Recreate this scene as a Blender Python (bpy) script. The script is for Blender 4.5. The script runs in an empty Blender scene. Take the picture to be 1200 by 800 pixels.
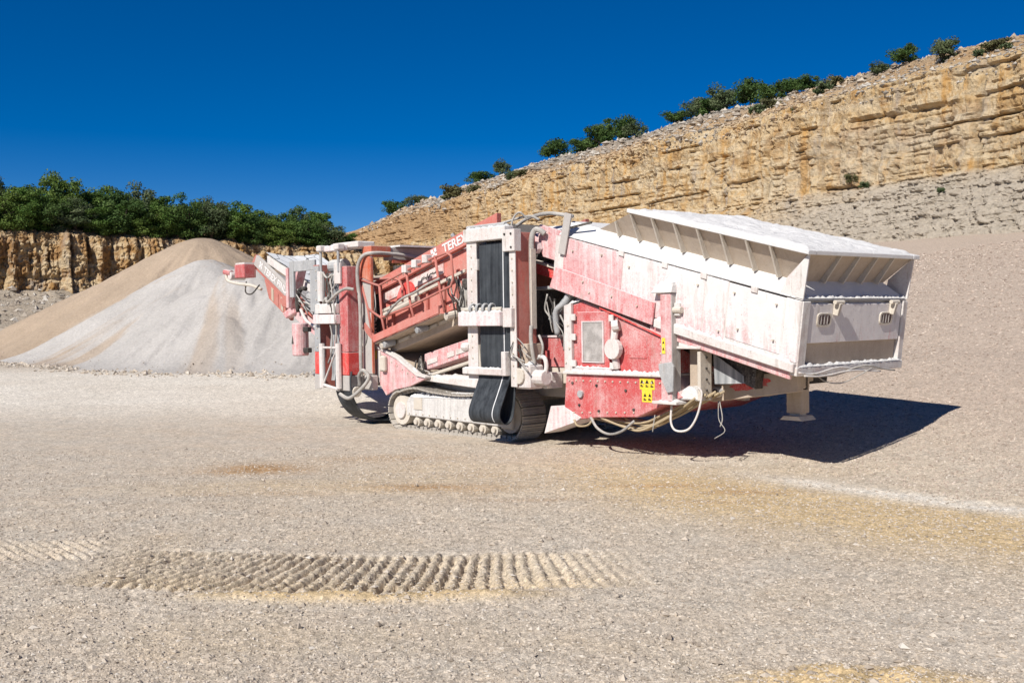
import bpy, math, random
import numpy as np
from mathutils import Matrix, Vector
random.seed(7)
rng = np.random.default_rng(7)
sc = bpy.context.scene
COL = sc.collection

# ------------------------------------------------------------------ camera, sky, sun, exposure
cam_d = bpy.data.cameras.new('camera')
cam = bpy.data.objects.new('camera', cam_d)
COL.objects.link(cam)
cam.location = (0, 0, 2.37)
cam.rotation_euler = (math.radians(90 - 2.43), 0, 0)
cam_d.lens = 37.5
cam_d.sensor_width = 36
cam_d.clip_start = 0.1
cam_d.clip_end = 3000
sc.camera = cam

SUN_EL = math.radians(41)
SUN_H = Vector((-0.578, -0.8155, 0)).normalized()          # horizontal direction towards the sun
sun_dir = Vector((SUN_H.x * math.cos(SUN_EL), SUN_H.y * math.cos(SUN_EL), math.sin(SUN_EL)))
w = bpy.data.worlds.new('World')
sc.world = w
w.use_nodes = True
nt = w.node_tree
nt.nodes.clear()
o_ = nt.nodes.new('ShaderNodeOutputWorld')
bg = nt.nodes.new('ShaderNodeBackground')
sky = nt.nodes.new('ShaderNodeTexSky')
sky.sky_type = 'NISHITA'
sky.sun_disc = False
sky.sun_elevation = SUN_EL
sky.sun_rotation = math.atan2(SUN_H.x, SUN_H.y)
sky.altitude = 5000
sky.air_density = 0.9
sky.dust_density = 0.0
sky.ozone_density = 3.5
hs = nt.nodes.new('ShaderNodeHueSaturation')
hs.inputs['Saturation'].default_value = 1.55
hs.inputs['Hue'].default_value = 0.510
hs.inputs['Value'].default_value = 1.03
gm = nt.nodes.new('ShaderNodeGamma')
gm.inputs['Gamma'].default_value = 0.83
nt.links.new(sky.outputs[0], gm.inputs['Color'])
nt.links.new(gm.outputs[0], hs.inputs['Color'])
nt.links.new(hs.outputs[0], bg.inputs['Color'])
bg.inputs['Strength'].default_value = 0.085
nt.links.new(bg.outputs[0], o_.inputs['Surface'])

sun_d = bpy.data.lights.new('sun', 'SUN')
sun_d.energy = 4.6
sun_d.angle = math.radians(0.53)
sun_d.color = (1.0, 0.95, 0.88)
sun = bpy.data.objects.new('sun', sun_d)
COL.objects.link(sun)
sun.rotation_euler = sun_dir.to_track_quat('Z', 'Y').to_euler()
vs = sc.view_settings
vs.view_transform = 'Standard'
vs.look = 'None'
vs.gamma = 1
vs.use_curve_mapping = False
vs.exposure = 0.35

# ------------------------------------------------------------------ numpy noise
PERM = rng.permutation(4096)
RV = rng.random(4096)


def vnoise(x, y):
    xi = np.floor(x).astype(np.int64)
    yi = np.floor(y).astype(np.int64)
    fx = x - xi
    fy = y - yi
    fx = fx * fx * (3 - 2 * fx)
    fy = fy * fy * (3 - 2 * fy)

    def h(a, b):
        return RV[PERM[(a + PERM[b & 4095]) & 4095]]
    return ((h(xi, yi) * (1 - fx) + h(xi + 1, yi) * fx) * (1 - fy)
            + (h(xi, yi + 1) * (1 - fx) + h(xi + 1, yi + 1) * fx) * fy)


def fbm(x, y, o=4, g=0.5):
    a = 1.0
    s = np.zeros_like(x)
    t = 0
    for i in range(o):
        s = s + a * vnoise(x + 17.3 * i, y - 9.7 * i)
        t += a
        a *= g
        x = x * 2.03
        y = y * 2.03
    return s / t


def sstep(a, b, x):
    t = np.clip((x - a) / (b - a), 0, 1)
    return t * t * (3 - 2 * t)


# ------------------------------------------------------------------ material helpers
class MT:
    def __init__(s, name):
        s.m = bpy.data.materials.new(name)
        s.m.use_nodes = True
        s.n = s.m.node_tree.nodes
        s.l = s.m.node_tree.links
        s.b = s.n['Principled BSDF']
        s.b.inputs['Roughness'].default_value = 0.85
        s.b.inputs['Specular IOR Level'].default_value = 0.25
        s.tc = s.n.new('ShaderNodeTexCoord')

    def link(s, a, b):
        s.l.new(a, b)

    def map(s, scale=(1, 1, 1), src='Object', loc=(0, 0, 0)):
        n = s.n.new('ShaderNodeMapping')
        n.inputs['Scale'].default_value = scale
        n.inputs['Location'].default_value = loc
        s.l.new(s.tc.outputs[src], n.inputs['Vector'])
        return n.outputs[0]

    def noise(s, scale, vec=None, detail=4, rough=0.55, dist=0.0):
        n = s.n.new('ShaderNodeTexNoise')
        n.inputs['Scale'].default_value = scale
        n.inputs['Detail'].default_value = detail
        n.inputs['Roughness'].default_value = rough
        n.inputs['Distortion'].default_value = dist
        s.l.new(vec if vec is not None else s.tc.outputs['Object'], n.inputs['Vector'])
        return n.outputs['Fac']

    def voro(s, scale, vec=None, feat='F1', out='Distance'):
        n = s.n.new('ShaderNodeTexVoronoi')
        n.feature = feat
        n.inputs['Scale'].default_value = scale
        s.l.new(vec if vec is not None else s.tc.outputs['Object'], n.inputs['Vector'])
        return n.outputs[out]

    def ramp(s, fac, pts):
        n = s.n.new('ShaderNodeValToRGB')
        e = n.color_ramp.elements
        while len(e) < len(pts):
            e.new(0.5)
        for i, (p, c) in enumerate(pts):
            e[i].position = p
            if not isinstance(c, (tuple, list)):
                c = (c, c, c)
            e[i].color = (*c, 1)
        s.l.new(fac, n.inputs['Fac'])
        return n.outputs['Color']

    def mix(s, fac, a, b, mode='MIX'):
        n = s.n.new('ShaderNodeMix')
        n.data_type = 'RGBA'
        n.blend_type = mode
        for v, i in ((fac, 0), (a, 6), (b, 7)):
            if isinstance(v, (int, float)):
                n.inputs[i].default_value = v
            elif isinstance(v, tuple):
                n.inputs[i].default_value = (*v, 1)
            else:
                s.l.new(v, n.inputs[i])
        return n.outputs[2]

    def math(s, op, a, b=0.0, clamp=False):
        n = s.n.new('ShaderNodeMath')
        n.operation = op
        n.use_clamp = clamp
        for i, v in enumerate((a, b)):
            if isinstance(v, (int, float)):
                n.inputs[i].default_value = v
            else:
                s.l.new(v, n.inputs[i])
        return n.outputs[0]

    def attr(s, name):
        n = s.n.new('ShaderNodeAttribute')
        n.attribute_name = name
        return n.outputs['Fac']

    def upz(s):
        g = s.n.new('ShaderNodeNewGeometry')
        x = s.n.new('ShaderNodeSeparateXYZ')
        s.l.new(g.outputs['True Normal'], x.inputs[0])
        return x.outputs['Z']

    def color(s, c):
        if isinstance(c, tuple):
            s.b.inputs['Base Color'].default_value = (*c, 1)
        else:
            s.l.new(c, s.b.inputs['Base Color'])

    def bump(s, h, strength=0.5, dist=0.02):
        n = s.n.new('ShaderNodeBump')
        n.inputs['Strength'].default_value = strength
        n.inputs['Distance'].default_value = dist
        s.l.new(h, n.inputs['Height'])
        if s.b.inputs['Normal'].is_linked:
            s.l.new(s.b.inputs['Normal'].links[0].from_socket, n.inputs['Normal'])
        s.l.new(n.outputs[0], s.b.inputs['Normal'])


DUST = (0.70, 0.68, 0.645)


def dusty(name, base, dust=0.5, streak=0.5, scale=1.0, dustc=DUST, worn=None, seed=0.0, contrast=0.22, rough=0.85, top=1.0, grime=0.55, hop=0.0):
    """weathered paint or metal under quarry dust: blotches, run-down streaks, dust lying on up-facing faces"""
    t = MT(name)
    L = (seed * 3.1, seed * 1.7, seed * 2.3)
    big = t.noise(1.3 * scale, t.map(loc=L), 5, 0.6)
    st = t.noise(1.0, t.map((9 * scale, 9 * scale, 0.55 * scale), loc=L), 5, 0.65)
    st2 = t.noise(1.0, t.map((26 * scale, 26 * scale, 1.1 * scale), loc=L), 3, 0.6)
    fine = t.noise(45, t.map(loc=L), 4, 0.7)
    f = t.math('MULTIPLY', big, 1 - streak)
    f = t.math('ADD', f, t.math('MULTIPLY', t.math('ADD', t.math('MULTIPLY', st, 0.6), t.math('MULTIPLY', st2, 0.4)), streak))
    f = t.math('ADD', f, t.math('MULTIPLY', t.math('SUBTRACT', fine, 0.5), 0.5))
    med = t.noise(9, t.map(loc=L), 6, 0.75)
    f = t.math('ADD', f, t.math('MULTIPLY', t.math('SUBTRACT', med, 0.5), 0.45))
    c0 = 0.5 + (0.5 - dust) * 0.62
    if hop:
        # powder spilling from the hopper: thick under the rim and towards the tail, thin lower down
        x3 = t.n.new('ShaderNodeSeparateXYZ')
        t.link(t.tc.outputs['Object'], x3.inputs[0])
        hq = t.math('ADD', t.math('SUBTRACT', x3.outputs['Z'], 2.80 + 0.255 * 5.33), t.math('MULTIPLY', x3.outputs['X'], 0.255))
        hq = t.math('ADD', t.math('MULTIPLY', t.math('ADD', hq, 1.0), 0.55), t.math('MULTIPLY', t.math('SUBTRACT', x3.outputs['X'], 3.3), 0.09))
        f = t.math('ADD', f, t.math('MULTIPLY', hq, hop))
    fac = t.ramp(f, [(max(0.0, c0 - contrast), 0.06), (min(1.0, c0 + contrast), 0.97)])
    up = t.ramp(t.upz(), [(0.45, 0.0), (0.9, top)])
    upn = t.ramp(t.math('ADD', t.math('MULTIPLY', up, 0.8), t.math('MULTIPLY', fine, 0.4)), [(0.35, 0.0), (0.75, 1.0)])
    fac = t.math('MAXIMUM', fac, t.math('MULTIPLY', upn, top))
    if worn:
        wn = t.ramp(t.noise(3.3 * scale, t.map(loc=(5 + seed, 2, 1)), 6, 0.7), [(0.57, 0.0), (0.62, 1.0)])
        base = t.mix(wn, base, worn)
    else:
        base = t.mix(t.noise(2.2, None, 3), base, tuple(min(1, c * 1.35) for c in base))
    dcol = t.mix(t.noise(7, t.map(loc=L), 5, 0.7), tuple(c * 0.86 for c in dustc), tuple(min(0.8, c * 1.08) for c in dustc))
    c = t.mix(fac, base, dcol)
    specks = t.ramp(t.noise(70, t.map(loc=L), 2, 0.5), [(0.66, 0.0), (0.70, 0.8)])
    c = t.mix(specks, c, tuple(min(0.8, x * 1.05) for x in dustc))
    gr = t.noise(1.0, t.map((5 * scale, 5 * scale, 0.9 * scale), loc=(L[1], L[2], L[0])), 7, 0.75)
    c = t.mix(t.ramp(gr, [(0.56, 0.0), (0.70, grime)]), c, (0.30, 0.245, 0.195))
    pits = t.ramp(t.noise(33, t.map(loc=(L[2], 1, 4)), 3, 0.6), [(0.69, 0.0), (0.73, 0.75)])
    c = t.mix(pits, c, (0.16, 0.11, 0.085))
    t.color(c)
    t.b.inputs['Roughness'].default_value = rough
    t.bump(fine, 0.4, 0.008)
    t.bump(med, 0.25, 0.015)
    t.bump(t.noise(1.9 * scale, t.map(loc=L), 3, 0.5), 0.35, 0.05)
    return t.m


M = {}
M['red'] = dusty('faded red paint', (0.38, 0.05, 0.05), 0.34, 0.6, 1.3, (0.62, 0.46, 0.44), seed=1, contrast=0.2)
M['red_body'] = dusty('dusty red engine cover paint', (0.42, 0.05, 0.05), 0.30, 0.35, 1.4, (0.68, 0.54, 0.52), seed=2, contrast=0.2)
M['salmon'] = dusty('sun-faded salmon red paint', (0.34, 0.075, 0.055), 0.36, 0.3, 1.0, (0.55, 0.30, 0.255), seed=3, contrast=0.3, top=0.6)
M['pink'] = dusty('red paint streaked with white dust', (0.44, 0.11, 0.115), 0.52, 0.85, 1.0, (0.69, 0.57, 0.555), seed=4, contrast=0.17)
M['pink_hopper'] = dusty('hopper red paint streaked with white dust', (0.44, 0.13, 0.135), 0.60, 0.85, 0.9, (0.70, 0.62, 0.61), seed=4, contrast=0.18, hop=0.4)
M['pink_pale'] = dusty('red paint nearly hidden by pale dust', (0.50, 0.20, 0.21), 0.70, 0.85, 0.9, (0.71, 0.68, 0.66), seed=5, contrast=0.16)
M['pale_hopper'] = dusty('red hopper paint nearly hidden by pale dust', (0.50, 0.20, 0.21), 0.74, 0.85, 0.9, (0.71, 0.68, 0.66), seed=5, contrast=0.16, hop=0.5)
M['beam_red'] = dusty('weathered light red beam paint', (0.44, 0.10, 0.075), 0.30, 0.3, 1.0, (0.60, 0.36, 0.31), seed=21, contrast=0.3, top=0.6, grime=0.3)
M['badge'] = dusty('scuffed white badge on red', (0.40, 0.12, 0.10), 0.62, 0.1, 2.2, (0.66, 0.60, 0.57), seed=23, contrast=0.14)
M['bright_red'] = dusty('fresh red paint', (0.52, 0.03, 0.025), 0.16, 0.3, 1.5, (0.70, 0.5, 0.47), seed=6)
M['orange'] = dusty('orange red paint', (0.42, 0.065, 0.02), 0.30, 0.5, 1.0, (0.55, 0.38, 0.3), seed=7)
M['white'] = dusty('red steel caked in white dust', (0.38, 0.255, 0.22), 0.74, 0.45, 1.6, (0.67, 0.65, 0.62), seed=8, contrast=0.22, grime=0.75)
M['track_frame'] = dusty('track frame caked in white dust', (0.25, 0.235, 0.22), 0.66, 0.9, 1.2, (0.66, 0.64, 0.61), seed=28, contrast=0.2, grime=0.7)
M['cream'] = dusty('cream dusted steel', (0.36, 0.31, 0.25), 0.6, 0.5, 1.2, (0.66, 0.61, 0.53), seed=9, contrast=0.35)
M['beige'] = dusty('beige dusted steel', (0.32, 0.25, 0.19), 0.5, 0.4, 1.2, (0.55, 0.47, 0.38), seed=10, contrast=0.3, top=0.7)
M['steel'] = dusty('grey galvanised steel', (0.20, 0.21, 0.22), 0.36, 0.5, 1.4, (0.58, 0.57, 0.55), seed=11, contrast=0.3)
M['grey_pole'] = dusty('grey dusty steel bar', (0.30, 0.28, 0.26), 0.5, 0.5, 1.4, (0.52, 0.49, 0.46), seed=12, contrast=0.3)
M['dark'] = dusty('dark greasy steel', (0.02, 0.018, 0.017), 0.12, 0.3, 1.4, (0.30, 0.27, 0.24), seed=13, contrast=0.25, top=0.55)
M['hose'] = dusty('dusty grey hose', (0.13, 0.125, 0.12), 0.48, 0.1, 2.0, (0.58, 0.55, 0.50), seed=14, contrast=0.3)
M['hose_tan'] = dusty('tan dusty hydraulic hose', (0.22, 0.16, 0.09), 0.55, 0.1, 2.0, (0.50, 0.41, 0.27), seed=15, contrast=0.3)
M['track'] = dusty('worn track steel', (0.20, 0.175, 0.15), 0.5, 0.1, 3.0, (0.54, 0.50, 0.44), seed=16, contrast=0.35)
M['yellow'] = dusty('yellow warning sticker', (0.70, 0.50, 0.02), 0.12, 0.2, 3.0, (0.7, 0.6, 0.35), seed=17)


def simple(name, c, rough=0.8):
    t = MT(name)
    n = t.noise(30, None, 3)
    t.color(t.mix(n, tuple(x * 0.8 for x in c), tuple(min(0.85, x * 1.15) for x in c)))
    t.b.inputs['Roughness'].default_value = rough
    return t.m


M['black'] = simple('black print', (0.02, 0.02, 0.02))
M['letter'] = simple('white lettering', (0.74, 0.70, 0.68))
M['chalk'] = simple('chalk line', (0.66, 0.66, 0.66))
t = MT('lamp lens')
t.color(t.mix(t.ramp(t.math('FRACT', t.math('MULTIPLY', t.noise(1, t.map((1, 1, 1))), 40)), [(0.4, 0.0), (0.6, 1.0)]), (0.10, 0.06, 0.055), (0.20, 0.14, 0.13)))
t.b.inputs['Roughness'].default_value = 0.35
M['lens'] = t.m
# rubber belt with dusty lengthwise smears
t = MT('black rubber belt')
a = t.noise(1, t.map((14, 14, 0.5)), 6, 0.7)
b = t.noise(5, None, 5, 0.7)
f = t.ramp(t.math('ADD', t.math('MULTIPLY', a, 0.7), t.math('MULTIPLY', b, 0.3)), [(0.36, 0.0), (0.72, 1.0)])
t.color(t.mix(f, (0.012, 0.014, 0.017), (0.085, 0.095, 0.105)))
t.b.inputs['Roughness'].default_value = 0.6
t.bump(b, 0.3, 0.006)
M['belt'] = t.m
t = MT('dusty grey belt')
a = t.noise(1, t.map((14, 14, 0.7)), 6, 0.7)
t.color(t.mix(t.ramp(a, [(0.35, 0.0), (0.65, 1.0)]), (0.16, 0.17, 0.18), (0.45, 0.46, 0.46)))
M['belt_grey'] = t.m
# crusted white belt with cracks
t = MT('cracked white dust crust')
v = t.voro(1.5, t.map((1, 2.2, 1)), 'DISTANCE_TO_EDGE')
t.color(t.mix(t.ramp(t.math('ADD', v, t.math('MULTIPLY', t.noise(9), 0.05)), [(0.035, 1.0), (0.055, 0.0)]), (0.66, 0.67, 0.67), (0.10, 0.10, 0.10)))
M['crust'] = t.m
# mesh grille
t = MT('grey louvre mesh')
bk = t.n.new('ShaderNodeTexBrick')
bk.inputs['Scale'].default_value = 26
bk.inputs['Color1'].default_value = (0.40, 0.38, 0.36, 1)
bk.inputs['Color2'].default_value = (0.34, 0.32, 0.30, 1)
bk.inputs['Mortar'].default_value = (0.12, 0.10, 0.09, 1)
mp = t.n.new('ShaderNodeMapping')
mp.inputs['Rotation'].default_value = (math.radians(-90), 0, 0)
t.link(t.tc.outputs['Object'], mp.inputs['Vector'])
t.link(mp.outputs[0], bk.inputs['Vector'])
t.color(t.mix(t.ramp(t.noise(5, None, 4), [(0.45, 0.0), (0.7, 0.8)]), bk.outputs['Color'], (0.62, 0.58, 0.55)))
M['grille'] = t.m
# white powder heap
t = MT('white limestone powder')
n1 = t.noise(6, None, 6, 0.7)
t.color(t.mix(n1, (0.62, 0.61, 0.59), (0.76, 0.75, 0.735)))
t.bump(t.noise(25, None, 6, 0.75), 0.6, 0.03)
M['powder'] = t.m

# ground gravel
t = MT('quarry floor gravel')
P = t.map()
big = t.noise(0.16, P, 5, 0.6)
mid = t.noise(1.4, P, 5, 0.65)
grain = t.voro(62, P, 'F1', 'Color')
gx = t.n.new('ShaderNodeSeparateColor')
t.link(grain, gx.inputs[0])
gv = gx.outputs[0]
gd = t.voro(62, P)
g2 = t.noise(150, P, 3, 0.8)
c = t.mix(t.ramp(big, [(0.35, 0.0), (0.68, 1.0)]), (0.485, 0.40, 0.305), (0.555, 0.475, 0.38))
c = t.mix(t.ramp(mid, [(0.3, 0.0), (0.75, 1.0)]), c, (0.49, 0.44, 0.37))
c = t.mix(t.math('MULTIPLY', t.attr('ramp'), 0.85), c, (0.45, 0.362, 0.29))
c = t.mix(t.attr('sand'), c, (0.55, 0.405, 0.215))
c = t.mix(t.attr('brown'), c, (0.38, 0.225, 0.10))
c = t.mix(t.attr('pale'), c, (0.66, 0.61, 0.53))
sp = t.ramp(gv, [(0.0, 0.62), (0.45, 0.98), (0.8, 1.05), (1.0, 1.34)])
c = t.mix(0.8, c, sp, 'MULTIPLY')
sp2 = t.ramp(g2, [(0.3, 0.72), (0.5, 1.0), (0.72, 1.25)])
c = t.mix(0.8, c, sp2, 'MULTIPLY')
g3 = t.n.new('ShaderNodeSeparateColor')
t.link(t.voro(21, P, 'F1', 'Color'), g3.inputs[0])
c = t.mix(0.8, c, t.ramp(g3.outputs[1], [(0.0, 0.74), (0.3, 0.98), (0.8, 1.05), (1.0, 1.3)]), 'MULTIPLY')
c = t.mix(0.8, c, t.ramp(t.noise(7, P, 6, 0.8), [(0.3, 0.84), (0.7, 1.18)]), 'MULTIPLY')
t.color(c)
t.b.inputs['Roughness'].default_value = 0.95
t.b.inputs['Specular IOR Level'].default_value = 0.1
t.bump(gd, 0.55, 0.007)
t.bump(t.noise(28, P, 5, 0.75), 0.5, 0.016)
M['ground'] = t.m
t = MT('loose grit stones')
oi = t.attr('tone')
t.color(t.ramp(oi, [(0.0, (0.26, 0.215, 0.17)), (0.4, (0.45, 0.385, 0.31)), (0.75, (0.53, 0.46, 0.375)), (1.0, (0.58, 0.53, 0.46))]))
t.b.inputs['Roughness'].default_value = 0.95
M['grit'] = t.m
t = MT('pinkish bank gravel')
t.color(t.ramp(t.attr('tone'), [(0.0, (0.26, 0.20, 0.16)), (0.4, (0.41, 0.33, 0.27)), (0.75, (0.47, 0.385, 0.315)), (1.0, (0.60, 0.52, 0.44))]))
t.b.inputs['Roughness'].default_value = 0.95
M['grit_bank'] = t.m

# rock faces
def rockmat(name, seed=0, rust=0.5, cover=0.54):
    t = MT(name)
    P = t.map(loc=(seed, seed, seed))
    n = t.noise(0.30, P, 7, 0.66, 0.8)
    streak = t.noise(1, t.map((0.75, 0.75, 0.09), loc=(seed, 3, seed)), 6, 0.65)
    bed = t.noise(1, t.map((0.10, 0.10, 1.5), loc=(1, seed, 2)), 5, 0.65)
    blot = t.noise(0.75, t.map(loc=(9, seed, 4)), 6, 0.7)
    c = t.ramp(n, [(0.32, (0.34, 0.205, 0.09)), (0.42, (0.50, 0.345, 0.175)), (0.50, (0.59, 0.465, 0.29)), (0.57, (0.50, 0.34, 0.165)), (0.66, (0.59, 0.50, 0.35))])
    c = t.mix(t.ramp(bed, [(0.48, 0.0), (0.60, 0.7)]), c, (0.57, 0.47, 0.32))
    c = t.mix(t.ramp(blot, [(cover, 0.0), (cover + 0.10, rust)]), c, (0.30, 0.155, 0.055))
    c = t.mix(t.ramp(streak, [(0.56, 0.0), (0.68, 0.8)]), c, (0.35, 0.30, 0.25))
    c = t.mix(t.ramp(streak, [(0.34, 0.85), (0.46, 0.0)]), c, (0.48, 0.27, 0.085))
    grey = t.mix(t.noise(0.9, P, 6, 0.75), (0.36, 0.305, 0.24), (0.55, 0.49, 0.40))
    c = t.mix(t.attr('talus'), c, grey)
    deb = t.mix(t.noise(0.8, P, 7, 0.8), (0.30, 0.175, 0.08), (0.50, 0.35, 0.20))
    c = t.mix(t.attr('debris'), c, deb)
    gr = t.mix(t.noise(1.3, P, 6, 0.8), (0.18, 0.165, 0.145), (0.40, 0.37, 0.33))
    c = t.mix(t.attr('grey'), c, gr)
    f = t.noise(3.4, P, 8, 0.8)
    c = t.mix(0.85, c, t.ramp(f, [(0.3, 0.50), (0.5, 1.0), (0.7, 1.22)]), 'MULTIPLY')
    t.color(c)
    t.b.inputs['Roughness'].default_value = 0.95
    t.b.inputs['Specular IOR Level'].default_value = 0.1
    t.bump(t.noise(1, t.map((1.3, 1.3, 2.0), loc=(seed, 0, 0)), 10, 0.78), 0.75, 0.5)
    return t.m


M['rock'] = rockmat('ochre limestone face')
M['rock_left'] = rockmat('ochre limestone face in left wall', 11, 0.85, 0.46)
t = MT('heaped stone chippings')
P = t.map()
n = t.noise(0.5, P, 5, 0.6)
c = t.mix(t.attr('grey'), (0.40, 0.31, 0.225), (0.455, 0.43, 0.40))
c = t.mix(0.9, c, t.ramp(n, [(0.3, 0.86), (0.7, 1.1)]), 'MULTIPLY')
c = t.mix(0.8, c, t.ramp(t.noise(14, P, 4, 0.8), [(0.3, 0.78), (0.7, 1.18)]), 'MULTIPLY')
t.color(c)
t.bump(t.noise(7, P, 6, 0.8), 0.5, 0.08)
M['pile'] = t.m
t = MT('rubble stones')
t.color(t.ramp(t.attr('tone'), [(0.0, (0.22, 0.18, 0.14)), (0.4, (0.36, 0.31, 0.25)), (1.0, (0.50, 0.46, 0.40))]))
t.bump(t.noise(4, None, 6, 0.7), 0.6, 0.1)
M['rubble'] = t.m
t = MT('ochre loose rock')
wn = t.ramp(t.noise(0.05, None, 3), [(0.45, 0.0), (0.6, 1.0)])
c = t.ramp(t.attr('tone'), [(0.0, (0.24, 0.15, 0.08)), (0.5, (0.42, 0.30, 0.18)), (1.0, (0.52, 0.41, 0.27))])
c2 = t.ramp(t.attr('tone'), [(0.0, (0.20, 0.18, 0.155)), (0.5, (0.34, 0.31, 0.27)), (1.0, (0.48, 0.45, 0.40))])
t.color(t.mix(wn, c, c2))
M['loose'] = t.m


def leafmat(name, c1, c2, c3):
    t = MT(name)
    n = t.noise(0.9, None, 4, 0.6)
    tone = t.attr('tone')
    c = t.mix(t.ramp(n, [(0.35, 0.0), (0.65, 1.0)]), c1, c2)
    c = t.mix(t.ramp(tone, [(0.3, 0.0), (1.0, 1.0)]), c, c3)
    t.color(c)
    t.b.inputs['Roughness'].default_value = 0.7
    tr = t.n.new('ShaderNodeBsdfTranslucent')
    t.link(c, tr.inputs['Color'])
    ms = t.n.new('ShaderNodeMixShader')
    ms.inputs[0].default_value = 0.25
    t.link(t.b.outputs[0], ms.inputs[1])
    t.link(tr.outputs[0], ms.inputs[2])
    t.link(ms.outputs[0], t.n['Material Output'].inputs['Surface'])
    return t.m


LEAF = [leafmat('dark green leaves', (0.03, 0.07, 0.016), (0.065, 0.12, 0.026), (0.11, 0.17, 0.045)),
        leafmat('mid green leaves', (0.045, 0.10, 0.016), (0.08, 0.155, 0.026), (0.14, 0.21, 0.05)),
        leafmat('grey green leaves', (0.055, 0.085, 0.035), (0.10, 0.14, 0.06), (0.17, 0.20, 0.10))]
LEAF.append(leafmat('yellow green leaves', (0.07, 0.12, 0.02), (0.12, 0.19, 0.035), (0.19, 0.26, 0.06)))
DRY = leafmat('dry olive scrub leaves', (0.07, 0.075, 0.03), (0.12, 0.12, 0.05), (0.18, 0.17, 0.08))
M['bark'] = simple('bark', (0.11, 0.085, 0.06))


# ------------------------------------------------------------------ object helpers
def tag(o, label=None, cat=None, group=None, kind=None):
    if label: o['label'] = label
    if cat: o['category'] = cat
    if group: o['group'] = group
    if kind: o['kind'] = kind
    return o


def npmesh(name, V, F, mat, smooth=False, attrs=None):
    me = bpy.data.meshes.new(name)
    V = np.asarray(V, dtype=np.float32)
    F = np.asarray(F, dtype=np.int32)
    k = F.shape[1]
    me.vertices.add(len(V))
    me.vertices.foreach_set('co', V.ravel())
    me.loops.add(F.size)
    me.loops.foreach_set('vertex_index', F.ravel())
    me.polygons.add(len(F))
    me.polygons.foreach_set('loop_start', np.arange(0, F.size, k, dtype=np.int32))
    me.polygons.foreach_set('use_smooth', np.full(len(F), smooth))
    for an, av in (attrs or {}).items():
        at = me.attributes.new(an, 'FLOAT', 'POINT')
        at.data.foreach_set('value', np.asarray(av, dtype=np.float32).ravel())
    me.update(calc_edges=True)
    me.validate()
    if mat: me.materials.append(mat)
    return me


def link(name, me, parent=None):
    o = bpy.data.objects.new(name, me)
    COL.objects.link(o)
    if parent is not None: o.parent = parent
    return o


def grid_faces(nr, nc):
    i = np.arange(nr * nc).reshape(nr, nc)
    return np.stack([i[:-1, :-1], i[:-1, 1:], i[1:, 1:], i[1:, :-1]], -1).reshape(-1, 4)


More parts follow.
